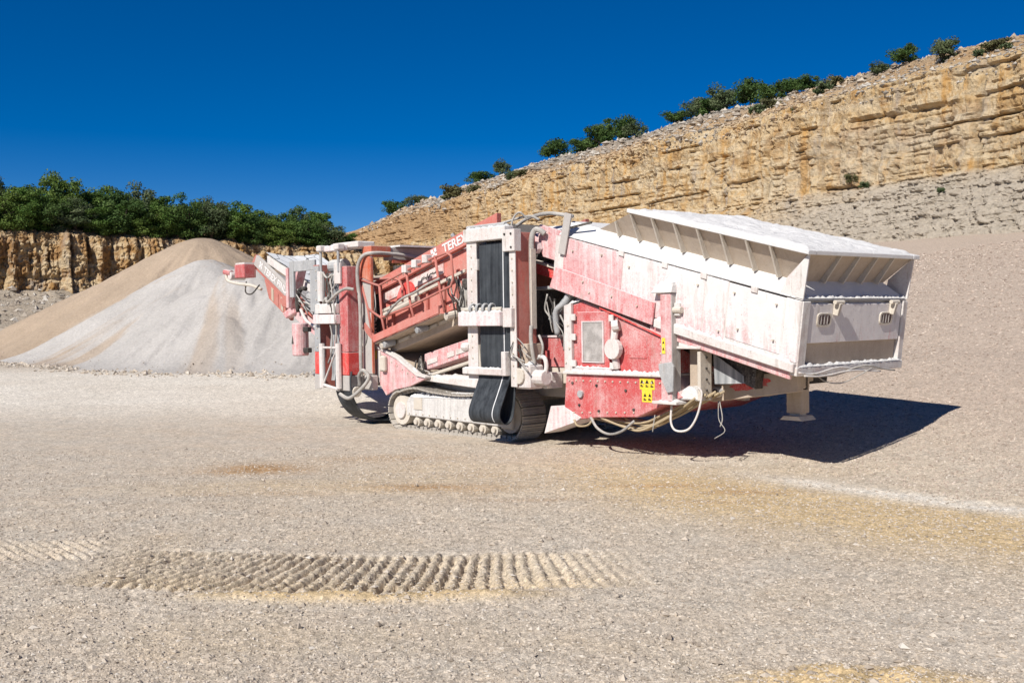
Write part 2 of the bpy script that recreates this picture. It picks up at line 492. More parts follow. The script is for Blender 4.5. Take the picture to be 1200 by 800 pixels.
class MB:
    def __init__(s):
        s.v = []
        s.f = []

    def add(s, V, F):
        b = len(s.v)
        s.v += [tuple(p) for p in V]
        s.f += [tuple(i + b for i in f) for f in F]
        return s

    def box(s, u0, u1, v0, v1, w0, w1):
        V = [(u0, v0, w0), (u1, v0, w0), (u1, v1, w0), (u0, v1, w0), (u0, v0, w1), (u1, v0, w1), (u1, v1, w1), (u0, v1, w1)]
        return s.add(V, [(0, 3, 2, 1), (4, 5, 6, 7), (0, 1, 5, 4), (1, 2, 6, 5), (2, 3, 7, 6), (3, 0, 4, 7)])

    def hexa(s, lo, hi):
        """two quads (lists of 4 points, same order) joined"""
        return s.add(list(lo) + list(hi), [(3, 2, 1, 0), (4, 5, 6, 7), (0, 1, 5, 4), (1, 2, 6, 5), (2, 3, 7, 6), (3, 0, 4, 7)])

    def prism(s, poly, v0, v1):
        """polygon in (u, w), run through v0..v1"""
        n = len(poly)
        ar = sum(poly[i][0] * poly[(i + 1) % n][1] - poly[(i + 1) % n][0] * poly[i][1] for i in range(n))
        if ar < 0: poly = poly[::-1]
        V = [(p[0], v0, p[1]) for p in poly] + [(p[0], v1, p[1]) for p in poly]
        F = [tuple(range(n)), tuple(range(2 * n - 1, n - 1, -1))]
        F += [(i + n, (i + 1) % n + n, (i + 1) % n, i) for i in range(n)]
        return s.add(V, F)

    def bar(s, a, b, wd, ht, up=(0, 0, 1)):
        a = Vector(a)
        b = Vector(b)
        d = (b - a).normalized()
        x = d.cross(Vector(up))
        if x.length < 1e-3: x = d.cross(Vector((0, 1, 0)))
        x.normalize()
        y = x.cross(d)
        x *= wd / 2
        y *= ht / 2
        return s.hexa([a - x - y, a + x - y, a + x + y, a - x + y], [b - x - y, b + x - y, b + x + y, b - x + y])

    def tube(s, pts, r, n=8, caps=True, r2=None):
        pts = [Vector(p) for p in pts]
        m = len(pts)
        ref = None
        V = []
        F = []
        for i, p in enumerate(pts):
            d = (pts[min(i + 1, m - 1)] - pts[max(i - 1, 0)]).normalized()
            if ref is None:
                ref = d.orthogonal().normalized()
            else:
                ref = (ref - d * ref.dot(d)).normalized()
            y = d.cross(ref)
            rr = r if r2 is None else r + (r2 - r) * i / (m - 1)
            for k in range(n):
                a = 2 * math.pi * k / n
                V.append(p + (ref * math.cos(a) + y * math.sin(a)) * rr)
        for i in range(m - 1):
            for k in range(n):
                F.append((i * n + k, i * n + (k + 1) % n, (i + 1) * n + (k + 1) % n, (i + 1) * n + k))
        if caps:
            F.append(tuple(range(n - 1, -1, -1)))
            F.append(tuple(range((m - 1) * n, m * n)))
        return s.add(V, F)

    def ribbon(s, path, u0, u1, th=0.014):
        """belt: path of (v, w) points run along u, with thickness"""
        m = len(path)
        P = [Vector((p[0], p[1])) for p in path]
        out = []
        for i in range(m):
            d = (P[min(i + 1, m - 1)] - P[max(i - 1, 0)]).normalized()
            out.append(P[i] + Vector((-d.y, d.x)) * th)
        V = []
        for i in range(m):
            V += [(u0, P[i].x, P[i].y), (u1, P[i].x, P[i].y), (u1, out[i].x, out[i].y), (u0, out[i].x, out[i].y)]
        F = []
        for i in range(m - 1):
            for k in range(4):
                F.append((i * 4 + k, i * 4 + (k + 1) % 4, i * 4 + 4 + (k + 1) % 4, i * 4 + 4 + k))
        F.append((0, 3, 2, 1))
        e = (m - 1) * 4
        F.append((e, e + 1, e + 2, e + 3))
        return s.add(V, F)

    def build(s, name, mat, parent=None, bevel=0.0, smooth=False):
        me = bpy.data.meshes.new(name)
        me.from_pydata([tuple(p) for p in s.v], [], s.f)
        me.update()
        if smooth:
            me.shade_smooth()
        me.materials.append(M[mat] if isinstance(mat, str) else mat)
        o = link(name, me, parent)
        if bevel:
            md = o.modifiers.new('bevel', 'BEVEL')
            md.width = bevel
            md.segments = 1
            md.limit_method = 'ANGLE'
            md.angle_limit = math.radians(40)
        return o


def spline(pts, n=8):
    """Catmull-Rom through points"""
    P = [Vector(p) for p in pts]
    P = [P[0] * 2 - P[1]] + P + [P[-1] * 2 - P[-2]]
    out = []
    for i in range(1, len(P) - 2):
        for k in range(n):
            t_ = k / n
            a, b, c, d = P[i - 1], P[i], P[i + 1], P[i + 2]
            out.append(0.5 * ((2 * b) + (c - a) * t_ + (2 * a - 5 * b + 4 * c - d) * t_ ** 2 + (3 * b - a - 3 * c + d) * t_ ** 3))
    out.append(P[-2])
    return out


# ------------------------------------------------------------------ ground
AX = np.array([0.658, -0.753])      # machine axis on the ground
OX, OY = 0.19, 17.1


def ground_z(x, y):
    d = (x - 2.95) * 0.8837 + (y - 17.1) * 0.468
    z = 0.150 * (d + np.sqrt(d * d + 0.5)) / 2
    z = z - 0.08 * (np.logaddexp(0, (d - 38) / 4) * 4)
    z = z + sstep(2, 9, d) * sstep(70, 40, d) * (0.30 * (fbm(x * 0.16 + 3, y * 0.16, 3) - 0.5) + 0.10 * (fbm(x * 0.7, y * 0.7 + 8, 3) - 0.5))
    a = (x - OX) * AX[0] + (y - OY) * AX[1]
    z = z + 0.0244 * np.clip(a, -4.6, 1.5)
    z = z + 0.45 * sstep(21, 31, y) * sstep(6, -2, x)
    return z


# crawler print in the foreground: centre line (x -> y), and how strong
def print_center(x):
    return 9.12 - 0.26 * np.sin(np.clip((x + 3.6) / 4.6, 0, 1) * math.pi)


def make_ground():
    def lines(segs):
        out = [segs[0][0]]
        for a, b, s0, s1 in segs:
            x = a
            while x < b - 1e-6:
                f = (x - a) / (b - a)
                x += s0 + (s1 - s0) * f
                out.append(min(x, b))
        return np.array(out)
    xr = lines([(0, 5.2, 0.032, 0.034), (5.2, 11, 0.036, 0.12), (11, 60, 0.15, 1.6), (60, 400, 4, 40)])
    xr = xr[xr > 1.8]
    xs = np.concatenate([-xr[xr > 4.2][::-1], np.arange(-4.2, 1.8, 0.0155), xr])
    ys = np.concatenate([np.linspace(-250, -10, 14)[:-1], np.linspace(-10, 5, 16)[:-1],
                         lines([(5, 11.5, 0.022, 0.026), (11.5, 22, 0.03, 0.08), (22, 120, 0.10, 1.5), (120, 400, 5, 30)])])
    X, Y = np.meshgrid(xs, ys)
    Z = ground_z(X, Y)
    near = sstep(30, 14, Y) * sstep(0, 5, Y)
    # gentle unevenness and grit
    Z += 0.05 * (fbm(X * 0.55, Y * 0.55, 4) - 0.5) * near
    Z += 0.022 * (fbm(X * 5.0, Y * 5.0, 3, 0.7) - 0.5) * near
    Z += 0.016 * (rng.random(X.shape) - 0.5) * sstep(15, 10, Y) * sstep(0, 5, Y)
    # wheel tracks running past the machine
    for off, amp in ((0.0, 0.018), (1.7, 0.015)):
        dd = (Y - 12.6 - off + 0.055 * (X + 3) + 0.012 * X * X * (X > 0))
        Z -= amp * np.exp(-(dd / 0.28) ** 2) * near
    # crawler print
    yc = print_center(X)
    hw = 0.58
    t_ = (Y - yc) / hw
    along = sstep(-4.0, -3.0, X) * sstep(1.5, 0.1, X)
    inside = sstep(1.06, 0.94, np.abs(t_ + 0.10 * (fbm(X * 9, Y * 9, 2) - 0.5))) * along
    skew = -0.38 * np.clip((-1.3 - X) / 1.3, 0, 1) - 0.10 + 0.28 * sstep(-1.0, 1.0, X)
    ph = (X + skew * (Y - yc) + 0.035 * (fbm(X * 2.5, Y * 2.5, 3) - 0.5)) / 0.118
    saw = np.abs((ph % 1) - 0.5) * 2
    ridge = sstep(0.22, 0.70, saw)
    rough = 0.75 + 0.5 * fbm(X * 11, Y * 11, 3)
    amp = 0.056 * (0.65 + 0.6 * fbm(X * 2.1, Y * 2.1, 2)) * (1 - 0.55 * sstep(-0.5, 1.2, X))
    Z += inside * (amp * (ridge - 0.55) * rough + 0.034 * (fbm(X * 19, Y * 19, 2) - 0.5))
    berm = np.exp(-((Y - (yc - 0.70 - 0.08 * fbm(X * 2, Y * 0, 2))) / 0.12) ** 2) * sstep(-2.9, -2.0, X) * sstep(0.8, -0.4, X)
    Z += 0.05 * berm * (0.5 + fbm(X * 7, Y * 7, 3))
    berm2 = np.exp(-((Y - yc - 0.68) / 0.09) ** 2) * along
    Z += 0.025 * berm2 * (0.4 + fbm(X * 7, Y * 7, 3))
    # second short print at the left edge
    in2 = sstep(1, 0.8, np.abs((Y - 9.75) / 0.4)) * sstep(-3.6, -4.2, X)
    ph2 = (X + 0.9 * (Y - 9.7)) / 0.125
    Z += in2 * 0.045 * (sstep(0.2, 0.7, np.abs((ph2 % 1) - 0.5) * 2) - 0.55) * (0.5 + fbm(X * 6, Y * 6, 3))
    # clod of sandy earth close to the camera
    heap = np.exp(-(((X - 2.05) / 0.85) ** 2 + ((Y - 6.25) / 0.34) ** 2) ** 2)
    Z += heap * (0.05 + 0.12 * (fbm(X * 6, Y * 6, 4, 0.65) - 0.3))
    # dirt colours
    wob = fbm(X * 0.7, Y * 1.3, 5, 0.6)
    wob2 = fbm(X * 2.2 + 5, Y * 5, 5, 0.65)
    sand = np.zeros_like(X)
    sandline = 12.7 - 0.80 * (X - 2.0)
    g = np.exp(-((Y - sandline) / 1.7) ** 2) * sstep(-1.2, 2.4, X)
    sand = np.maximum(sand, np.clip(g * 1.0 * (0.70 + 1.0 * wob) + 0.9 * g * (wob2 - 0.5), 0, 1) * 0.8)
    g = np.exp(-((Y - 10.2 + 0.25 * (X - 4.5)) / 0.45) ** 2) * sstep(3.0, 5.0, X)
    sand = np.maximum(sand, np.clip(g * (0.3 + 1.4 * wob2), 0, 1) * 0.9)
    g = np.exp(-((X + 1.2) / 3.0) ** 2 - ((Y - 13.2) / 0.7) ** 2)
    sand = np.maximum(sand, 0.5 * g * wob * 1.4)
    g = np.exp(-((X - 0.6) / 3.4) ** 2 - ((Y - 14.0) / 2.0) ** 2)
    sand = np.maximum(sand, 0.42 * g * np.clip(0.3 + 1.2 * wob, 0, 1))
    sand = np.maximum(sand, np.clip(berm * 1.0, 0, 1) * 0.85)
    sand = np.maximum(sand, inside * (0.35 + 0.3 * sstep(0, -1, t_)))
    sand = np.maximum(sand, heap * 0.9)
    sand = np.maximum(sand, 0.16 * sstep(0.5, 0.75, fbm(X * 0.9 + 31, Y * 1.1, 4)) * sstep(14, 7, Y))
    brown = np.zeros_like(X)
    for cx_, cy_, rx, ry, a_ in ((-3.55, 14.7, 0.75, 0.5, 0.9), (-0.95, 12.9, 0.9, 0.24, 0.7), (1.9, 13.0, 0.7, 0.14, 0.75), (2.7, 12.6, 0.6, 0.13, 0.7), (2.3, 12.0, 0.5, 0.1, 0.4), (-1.9, 15.6, 1.0, 0.4, 0.4), (0.3, 12.2, 0.7, 0.15, 0.3), (-3.0, 12.6, 0.8, 0.2, 0.3)):
        q = ((X - cx_) / rx) ** 2 + ((Y - cy_) / ry) ** 2
        brown = np.maximum(brown, a_ * np.exp(-q) * np.clip(0.2 + 1.5 * wob2, 0, 1.2))
    pl = 13.15 - 0.95 * (X - 3.7)
    pale = np.exp(-((Y - pl) / 0.42) ** 2) * sstep(2.6, 3.8, X) * np.clip(wob2 * 2.2 - 0.1, 0, 1)
    pale = np.maximum(pale, 0.9 * np.exp(-((X - 3.0) / 0.9) ** 2 - ((Y - 15.0) / 0.5) ** 2) * wob)
    pale = np.maximum(pale, 0.85 * sstep(19, 25, Y) * sstep(31, 28, Y) * sstep(0, -4, X) * (0.5 + wob))
    pale = np.maximum(pale, 0.16 * sstep(15, 22, Y + 0.8 * X) * sstep(1, -2, X) * sstep(31, 29, Y))
    pale = np.maximum(pale, inside * 0.18)
    pale = np.clip(pale, 0, 1)
    d = (X - 2.95) * 0.8837 + (Y - 17.1) * 0.468
    rmp = sstep(-0.5, 4, d)
    me = npmesh('ground', np.stack([X, Y, Z], -1).reshape(-1, 3), grid_faces(*X.shape), M['ground'], True,
                {'sand': sand, 'brown': brown, 'pale': pale, 'ramp': rmp})
    return tag(link('ground', me), kind='structure'), (xs, ys, Z)


ground, GR = make_ground()


def gz(x, y):
    xs, ys, Z = GR
    i = np.clip(np.searchsorted(xs, x) - 1, 0, len(xs) - 2)
    j = np.clip(np.searchsorted(ys, y) - 1, 0, len(ys) - 2)
    fx = np.clip((x - xs[i]) / (xs[i + 1] - xs[i]), 0, 1)
    fy = np.clip((y - ys[j]) / (ys[j + 1] - ys[j]), 0, 1)
    return (Z[j, i] * (1 - fx) + Z[j, i + 1] * fx) * (1 - fy) + (Z[j + 1, i] * (1 - fx) + Z[j + 1, i + 1] * fx) * fy


def scatter_stones(name, X, Y, Zb, R, mat, flat=0.6, sink=0.25):
    """many small irregular stones in one mesh"""
    n = len(X)
    base = np.array([(1, 0, 0), (0, 1, 0), (-1, 0, 0), (0, -1, 0), (0, 0, 1), (0, 0, -1)], float)
    F = np.array([(0, 1, 4), (1, 2, 4), (2, 3, 4), (3, 0, 4), (1, 0, 5), (2, 1, 5), (3, 2, 5), (0, 3, 5)])
    V = base[None] * (0.6 + 0.8 * rng.random((n, 6, 1)))
    V = V + 0.35 * (rng.random((n, 6, 3)) - 0.5)
    V = V * (0.65 + 0.7 * rng.random((n, 1, 3))) * np.array([1, 1, flat])
    a = rng.random(n) * 6.283
    ca, sa = np.cos(a)[:, None], np.sin(a)[:, None]
    V = np.stack([V[..., 0] * ca - V[..., 1] * sa, V[..., 0] * sa + V[..., 1] * ca, V[..., 2]], -1)
    V = V * R[:, None, None]
    V = V + np.stack([X, Y, Zb + R * flat * sink], -1)[:, None, :]
    FF = (F[None] + 6 * np.arange(n)[:, None, None]).reshape(-1, 3)
    tone = np.repeat(rng.random(n), 6)
    return npmesh(name, V.reshape(-1, 3), FF, mat, False, {'tone': tone})


n = 80000
d_ = 5.6 + (rng.random(n) ** 1.5) * 11.5
x_ = (rng.random(n) - 0.5) * 1.16 * d_
r_ = 0.0055 + 0.0085 * rng.random(n) ** 3 + 0.0006 * d_ * 0.5
keep = rng.random(n) < (0.25 + 1.0 * fbm(x_ * 1.1, d_ * 1.1, 4))
x_, d_, r_ = x_[keep], d_[keep], r_[keep]
tag(link('gravel', scatter_stones('gravel', x_, d_, gz(x_, d_), r_, M['grit'])), 'loose light grit strewn over the quarry floor in the foreground', 'gravel', kind='stuff')


n = 2200
d_ = 5.6 + (rng.random(n) ** 1.3) * 9
x_ = (rng.random(n) - 0.5) * 1.16 * d_
r_ = 0.013 + 0.022 * rng.random(n) ** 3
tag(link('pebbles', scatter_stones('pebbles', x_, d_, gz(x_, d_), r_, M['grit'], 0.65)), 'larger pebbles strewn among the grit in the foreground', 'pebbles', kind='stuff')
n = 34000
d_ = 12 + (rng.random(n) ** 1.4) * 40
x_ = 3.2 + rng.random(n) * (0.56 * d_ - 2.0)
m_ = ((x_ - 2.95) * 0.8837 + (d_ - 17.1) * 0.468) > -0.5
x_, d_ = x_[m_], d_[m_]
r_ = (0.006 + 0.014 * rng.random(len(x_)) ** 2) * d_ / 14
tag(link('bank_gravel', scatter_stones('bank_gravel', x_, d_, gz(x_, d_), r_, M['grit_bank'], 0.7)), 'coarse gravel covering the sloping bank behind the hopper', 'gravel', kind='stuff')


# ------------------------------------------------------------------ rock faces
def cliff(name, base, direc, nrm, S, prof, rowsn, mat, amp=1.0, seed=0, zvar=None, debris_fn=None, block=(1.1, 2.6, 1.4, 4.5), colm=0.9):
    """prof: list of (setback, z, talus, grey, debris, blockiness); rows resampled evenly along the profile"""
    r = np.random.default_rng(seed)
    pr = np.array(prof, float)
    seg = np.hypot(np.diff(pr[:, 0]), np.diff(pr[:, 1]))
    seg = np.minimum(seg, 5)
    seg[pr[:-1, 5] >= 0.8] *= 1.8
    cum = np.concatenate([[0], np.cumsum(seg)])
    tt = np.linspace(0, cum[-1], rowsn)
    P = np.stack([np.interp(tt, cum, pr[:, k]) for k in range(pr.shape[1])], -1)
    Sg, Rg = np.meshgrid(S, np.arange(rowsn))
    b = P[Rg, 0]
    z = P[Rg, 1]
    blk = P[Rg, 5]
    if zvar is not None:
        z = z + zvar(Sg, z)
    ws = Sg + 0.7 * (fbm(Sg * 0.5, z * 0.5 + seed, 3) - 0.5)
    wz = z + 1.6 * (fbm(Sg * 0.035, z * 0.0 + seed, 3) - 0.5) + 0.16 * (fbm(Sg * 0.6, z * 0.6, 3) - 0.5)

    def blocks(b0, b1, j0, j1, warp_s, warp_z):
        beds = [pr[0, 1] - 6]
        while beds[-1] < pr[-1, 1] + 6:
            beds.append(beds[-1] + r.uniform(b0, b1))
        beds = np.array(beds)
        bi = np.clip(np.searchsorted(beds, warp_z) - 1, 0, len(beds) - 2)
        bo = r.random(len(beds))
        off = np.zeros_like(z)
        eh = np.minimum(warp_z - beds[bi], beds[bi + 1] - warp_z)
        ev = np.full_like(z, 9.0)
        for k in range(len(beds) - 1):
            m = bi == k
            if not m.any(): continue
            j = [S.min() - 9]
            while j[-1] < S.max() + 9:
                j.append(j[-1] + r.uniform(j0, j1))
            j = np.array(j)
            ro = r.random(len(j))
            ji = np.clip(np.searchsorted(j, warp_s[m]) - 1, 0, len(j) - 2)
            off[m] = 0.22 * bo[k] + 0.78 * ro[ji]
            e2 = np.minimum(warp_s[m] - j[ji], j[ji + 1] - warp_s[m])
            ev[m] = np.where(ro[ji] > 0.35, e2, 9)
        return off, eh, ev
    o1, h1, v1 = blocks(block[0], block[1], block[2], block[3], ws, wz)
    o2, h2, v2 = blocks(0.28, 0.62, 0.5, 1.9, ws + 0.5 * (fbm(Sg * 1.1, z * 1.1, 2) - 0.5), wz * 1.0 + 0.5 * (fbm(Sg * 0.25, z * 0.3 + 5, 3) - 0.5))
    g1 = sstep(0.49, 0.56, fbm(Sg * 0.22 + 40, z * 0.8, 3))
    g2 = sstep(0.50, 0.58, fbm(Sg * 0.55 + 4, z * 0.9, 3))
    talz = np.clip(P[Rg, 2], 0, 1)
    # long upright joints running through several beds
    jl = [S.min() - 9]
    while jl[-1] < S.max() + 9:
        jl.append(jl[-1] + r.uniform(1.2, 5.0))
    jl = np.array(jl)
    wl = Sg + 0.9 * (fbm(Sg * 0.15, z * 0.45 + 2, 3) - 0.5)
    li = np.clip(np.searchsorted(jl, wl) - 1, 0, len(jl) - 2)
    el = np.minimum(wl - jl[li], jl[li + 1] - wl)
    lo_ = r.random(len(jl))[li]
    gl = sstep(0.46, 0.54, fbm(Sg * 0.3 + 70, z * 0.22, 3))
    upright = np.exp(-(el / 0.13) ** 2) * gl * (1 - talz)
    cr = np.maximum(np.exp(-(h1 / 0.10) ** 2) * g1, np.exp(-(v1 / 0.10) ** 2) * g2 * 0.8) * (1 - 0.6 * talz)
    cr2 = np.maximum(np.exp(-(h2 / 0.09) ** 2), np.exp(-(v2 / 0.08) ** 2) * 0.7) * g2 * (0.35 + 0.65 * talz)
    disp = amp * (0.42 * o1 * blk * (1 - 0.5 * talz) * sstep(0.36, 0.55, fbm(Sg * 0.2 + 11, z * 0.3, 3)) + (0.20 + 0.22 * talz) * o2 * blk * sstep(0.46, 0.62, fbm(Sg * 0.6 + 21, z * 0.8, 3)) + 0.55 * lo_ * blk * (1 - talz) - 0.8 * upright * blk - 0.62 * cr * blk - (0.5 - 0.25 * talz) * cr2 * blk)
    disp += amp * talz * (1.1 * np.abs(fbm(Sg * 0.9 + 3, z * 1.3, 4, 0.65) - 0.5) + 0.7 * (fbm(Sg * 2.6, z * 3.2, 3, 0.7) - 0.5))
    disp += amp * (2.6 * (fbm(Sg * 0.10 + seed, z * 0.09, 5, 0.55) - 0.5))
    disp += amp * colm * (fbm(Sg * 0.55 + 2 * seed, z * 0.10, 4, 0.6) - 0.5)
    disp += amp * 0.42 * (fbm(Sg * 1.3, z * 1.6 + seed, 4, 0.6) - 0.5)
    disp += amp * (1 - blk) * 0.9 * (np.abs(fbm(Sg * 2.2, z * 2.6 + 7, 3, 0.7) - 0.5) * 1.6)
    z = z + (1 - blk) * amp * 0.5 * (fbm(Sg * 1.7 + 9, b * 1.7 + z, 4, 0.7) - 0.5)
    back = b - disp
    X = base[0] + direc[0] * Sg - nrm[0] * back
    Y = base[1] + direc[1] * Sg - nrm[1] * back
    nz = fbm(Sg * 0.09 + 3, z * 0.35, 4)
    tal = np.clip(P[Rg, 2] + (nz - 0.5) * 1.6 * (P[Rg, 2] > 0.02) * (P[Rg, 2] < 0.98), 0, 1)
    gry = np.clip(P[Rg, 3] * np.clip(0.5 + 2.2 * (nz - 0.42), 0, 1.3), 0, 1)
    deb = P[Rg, 4]
    if debris_fn is not None:
        deb, gry, tal = debris_fn(Sg, z, deb, gry, tal, nz)
    me = npmesh(name, np.stack([X, Y, z], -1).reshape(-1, 3), grid_faces(*X.shape), mat, False, {'talus': tal, 'grey': gry, 'debris': deb})
    return tag(link(name, me), kind='structure'), (X, Y, z)


# right-hand wall, running away to the left
DR = np.array([-0.339, 0.941])
NR = np.array([-0.941, -0.339])
BR = np.array([30.7, 64.0])
tx = (np.linspace(1420, 395, 900) - 600) / 1250
S_R = (BR[0] - tx * BR[1]) / (0.339 + 0.941 * tx)
S_R = np.concatenate([np.linspace(-60, S_R[0], 30)[:-1], S_R, np.linspace(S_R[-1], S_R[-1] + 200, 20)[1:]])
prof_R = [(-3.0, 3.5, 1, 0, 0, 0.6), (-0.6, 6.5, 1, 0, 0, 0.9), (1.8, 9.0, 1, 0, 0, 0.9), (3.2, 10.7, 0.95, 0, 0, 1), (3.6, 11.1, 0.2, 0, 0, 1), (4.1, 18.3, 0, 0, 0, 1),
          (4.9, 18.6, 0, 0.05, 0.4, 0.5), (6.8, 19.3, 0, 0.25, 0.9, 0.1), (9.0, 20.3, 0, 0.75, 0.7, 0), (12, 21.0, 0, 0.8, 0.6, 0), (70, 23, 0, 0.5, 0.6, 0)]


def zv_R(S, z):
    rise = np.clip((z - 16) / 4.5, 0, 1)
    return rise * (0.2 + 2.0 * np.sin(np.clip(S, 0, 246) / 246 * math.pi)) - np.clip((z - 10) / 6, 0, 1) * (1 - rise) * 0.4


def deb_R(S, z, deb, gry, tal, nz):
    far = sstep(95, 150, S)
    wallp = sstep(9.0, 11.0, z) * (1 - sstep(15.5, 16.5, z))
    deb = np.maximum(deb, far * sstep(12.0, 14.5, z + 4 * (nz - 0.5)) * 0.95)
    mid = sstep(12, 40, S) * sstep(215, 150, S)
    gry = np.clip(gry * (0.25 + 1.5 * mid) * sstep(16.8, 18.6, z + 2.5 * (nz - 0.5)), 0, 1)
    tal = tal * sstep(40, 18, S + 14 * (nz - 0.5))
    return deb, gry, tal


cl_R, GR_R = cliff('quarry_face_right', BR, DR, NR, S_R, prof_R, 230, M['rock'], 1.0, 3, zv_R, deb_R)

# left-hand wall under the trees
DL = np.array([0.853, 0.522])
NL = np.array([0.522, -0.853])
BL = np.array([-43.2, 90.0])
S_L = np.concatenate([np.linspace(-60, -8, 60)[:-1], np.linspace(-8, 40, 420), np.linspace(40, 140, 90)[1:]])
prof_L = [(-2.5, 0.5, 0, 0, 0, 0.6), (0, 2.2, 0, 0, 0.1, 0.4), (0.8, 7.2, 0, 0, 0, 0.5), (1.4, 8.0, 0, 0.1, 0.4, 0.5), (4, 8.8, 0, 0.3, 0.8, 0), (10, 9.6, 0, 0.2, 0.9, 0), (80, 12, 0, 0.2, 0.9, 0)]
cl_L, GR_L = cliff('quarry_face_left', BL, DL, NL, S_L, prof_L, 130, M['rock_left'], 1.5, 8, lambda S, z: -0.035 * np.clip(S, 0, 45) * np.clip((z - 2) / 5, 0, 1), None, (1.2, 3.0, 0.6, 2.2), 2.4)

# rubble apron below the left wall
Sg, Tg = np.meshgrid(np.linspace(-45, 70, 260), np.linspace(0, 1, 90))
X = BL[0] + DL[0] * Sg + NL[0] * (Tg * 30 - 3)
Y = BL[1] + DL[1] * Sg + NL[1] * (Tg * 30 - 3)
Z = 0.1 + 2.7 * (1 - Tg) ** 1.15 * (0.85 + 0.3 * fbm(Sg * 0.1, Tg * 3, 3)) * sstep(48, 22, Sg) + 0.9 * (fbm(Sg * 0.5, Tg * 14, 4) - 0.5) + 0.5 * (fbm(Sg * 2, Tg * 50, 3, 0.7) - 0.5)
Z = Z * sstep(1.0, 0.9, Tg) - 0.3 * sstep(0.9, 1, Tg) + 0.25
t1 = np.ones_like(X) * 0.85
me = npmesh('rubble_slope', np.stack([X, Y, Z], -1).reshape(-1, 3), grid_faces(*X.shape)[:, ::-1], M['rock_left'], True, {'talus': t1, 'grey': t1 * 0, 'debris': t1 * 0})
tag(link('rubble_slope', me), kind='structure')
n = 6000
ii = rng.integers(0, X.size, n)
px, py, pz = X.ravel()[ii] + rng.normal(0, .3, n), Y.ravel()[ii] + rng.normal(0, .3, n), Z.ravel()[ii]
rr = 0.10 + 0.30 * rng.random(n) ** 4
tag(link('rubble', scatter_stones('rubble', px, py, pz, rr, M['rubble'], 0.75)), 'grey broken rubble lying below the left rock face', 'rubble', kind='stuff')
# loose stones on the upper slope of the right wall
XR, YR, ZR = GR_R
n = 12000
ri = rng.integers(int(230 * 0.60), int(230 * 0.86), n)
ci = rng.integers(20, XR.shape[1] - 30, n)
px, py, pz = XR[ri, ci], YR[ri, ci], ZR[ri, ci]
dist = np.hypot(px, py)
rr = (0.09 + 0.26 * rng.random(n) ** 4) * dist / 110
sm = S_R[ci]
kp = rng.random(n) < (0.35 + 0.65 * sstep(5, 40, sm))
px, py, pz, rr, sm, ri = px[kp], py[kp], pz[kp], rr[kp], sm[kp], ri[kp]
n = len(px)
isg = (rng.random(n) < 0.9 * sstep(15, 45, sm) * sstep(200, 150, sm)) & (ri > 230 * 0.70)
tag(link('grey_scree', scatter_stones('grey_scree', px[isg], py[isg], pz[isg], rr[isg] * 1.1, M['rubble'], 0.7)), 'grey scree along the rim of the right quarry face', 'scree', kind='stuff')
px, py, pz, rr = px[~isg], py[~isg], pz[~isg], rr[~isg]
tag(link('loose_rock', scatter_stones('loose_rock', px, py, pz, rr, M['loose'], 0.7)), 'loose broken rock on the slope above the right quarry face', 'loose rock', kind='stuff')

# ------------------------------------------------------------------ stockpile
XX, YY = np.meshgrid(np.linspace(-30, 2, 420), np.linspace(24, 56, 330))


def cone(cx_, cy_, h, slope, k, sd):
    dx, dy = XX - cx_, YY - cy_
    rad = np.sqrt(dx * dx + dy * dy + k * k) - k
    ang = np.arctan2(dy, dx)
    fl = fbm(ang * 6 + sd, rad * 0.12 + sd, 4, 0.6) - 0.5
    fl2 = fbm(ang * 22 + sd, rad * 0.25, 3, 0.6) - 0.5
    return h - slope * rad + (fl * 0.42 + fl2 * 0.16) * np.clip(rad / 3.5, 0, 1)


A = cone(-11.9, 41.0, 4.30, 0.60, 0.8, 2)
A2 = cone(-14.0, 40.6, 3.0, 0.56, 1.0, 9)
B = cone(-8.6, 35.2, 3.10, 0.60, 0.5, 5)
C = cone(-10.6, 37.2, 3.35, 0.60, 0.6, 7)
D = cone(-5.6, 33.0, 2.0, 0.58, 0.4, 13)
A = np.maximum(A, A2)
G = np.maximum(np.maximum(B, C), D)
for k_, (cx_, cy_, h_) in enumerate(((-9.6, 33.4, 2.10), (-12.6, 36.0, 2.05), (-7.2, 33.6, 2.30), (-11.0, 34.6, 2.10), (-6.3, 31.6, 1.15), (-8.6, 32.0, 1.45), (-13.6, 35.0, 1.2))):
    G = np.maximum(G, cone(cx_, cy_, h_, 0.62, 0.35, 20 + k_))
Hp = np.maximum(A, G)
toe = 0.25
Hp = toe * np.log1p(np.exp(np.clip(Hp / toe, -30, 30)))
Zp = ground_z(XX, YY) - 0.05 + Hp + 0.05 * (fbm(XX * 3, YY * 3, 3) - 0.5)
mixg = sstep(-0.15, 0.25, G - A + 0.9 * (fbm(XX * 0.5, YY * 0.5 + 3, 4) - 0.55))
tan = sstep(0.52, 0.66, fbm(np.arctan2(YY - 36.5, XX + 9.6) * 7 + 3, np.hypot(XX + 9.6, YY - 36.5) * 0.15, 4)) * 0.75
greyp = mixg * (1 - tan * sstep(-6.5, -10, XX))
keepm = Hp > 0.03
me = npmesh('stockpile', np.stack([XX, YY, np.where(keepm, Zp, Zp - 0.25)], -1).reshape(-1, 3), grid_faces(*XX.shape), M['pile'], True, {'grey': greyp})
tag(link('stockpile', me), 'tall heap of beige and pale grey crushed stone behind the red conveyor', 'stockpile')


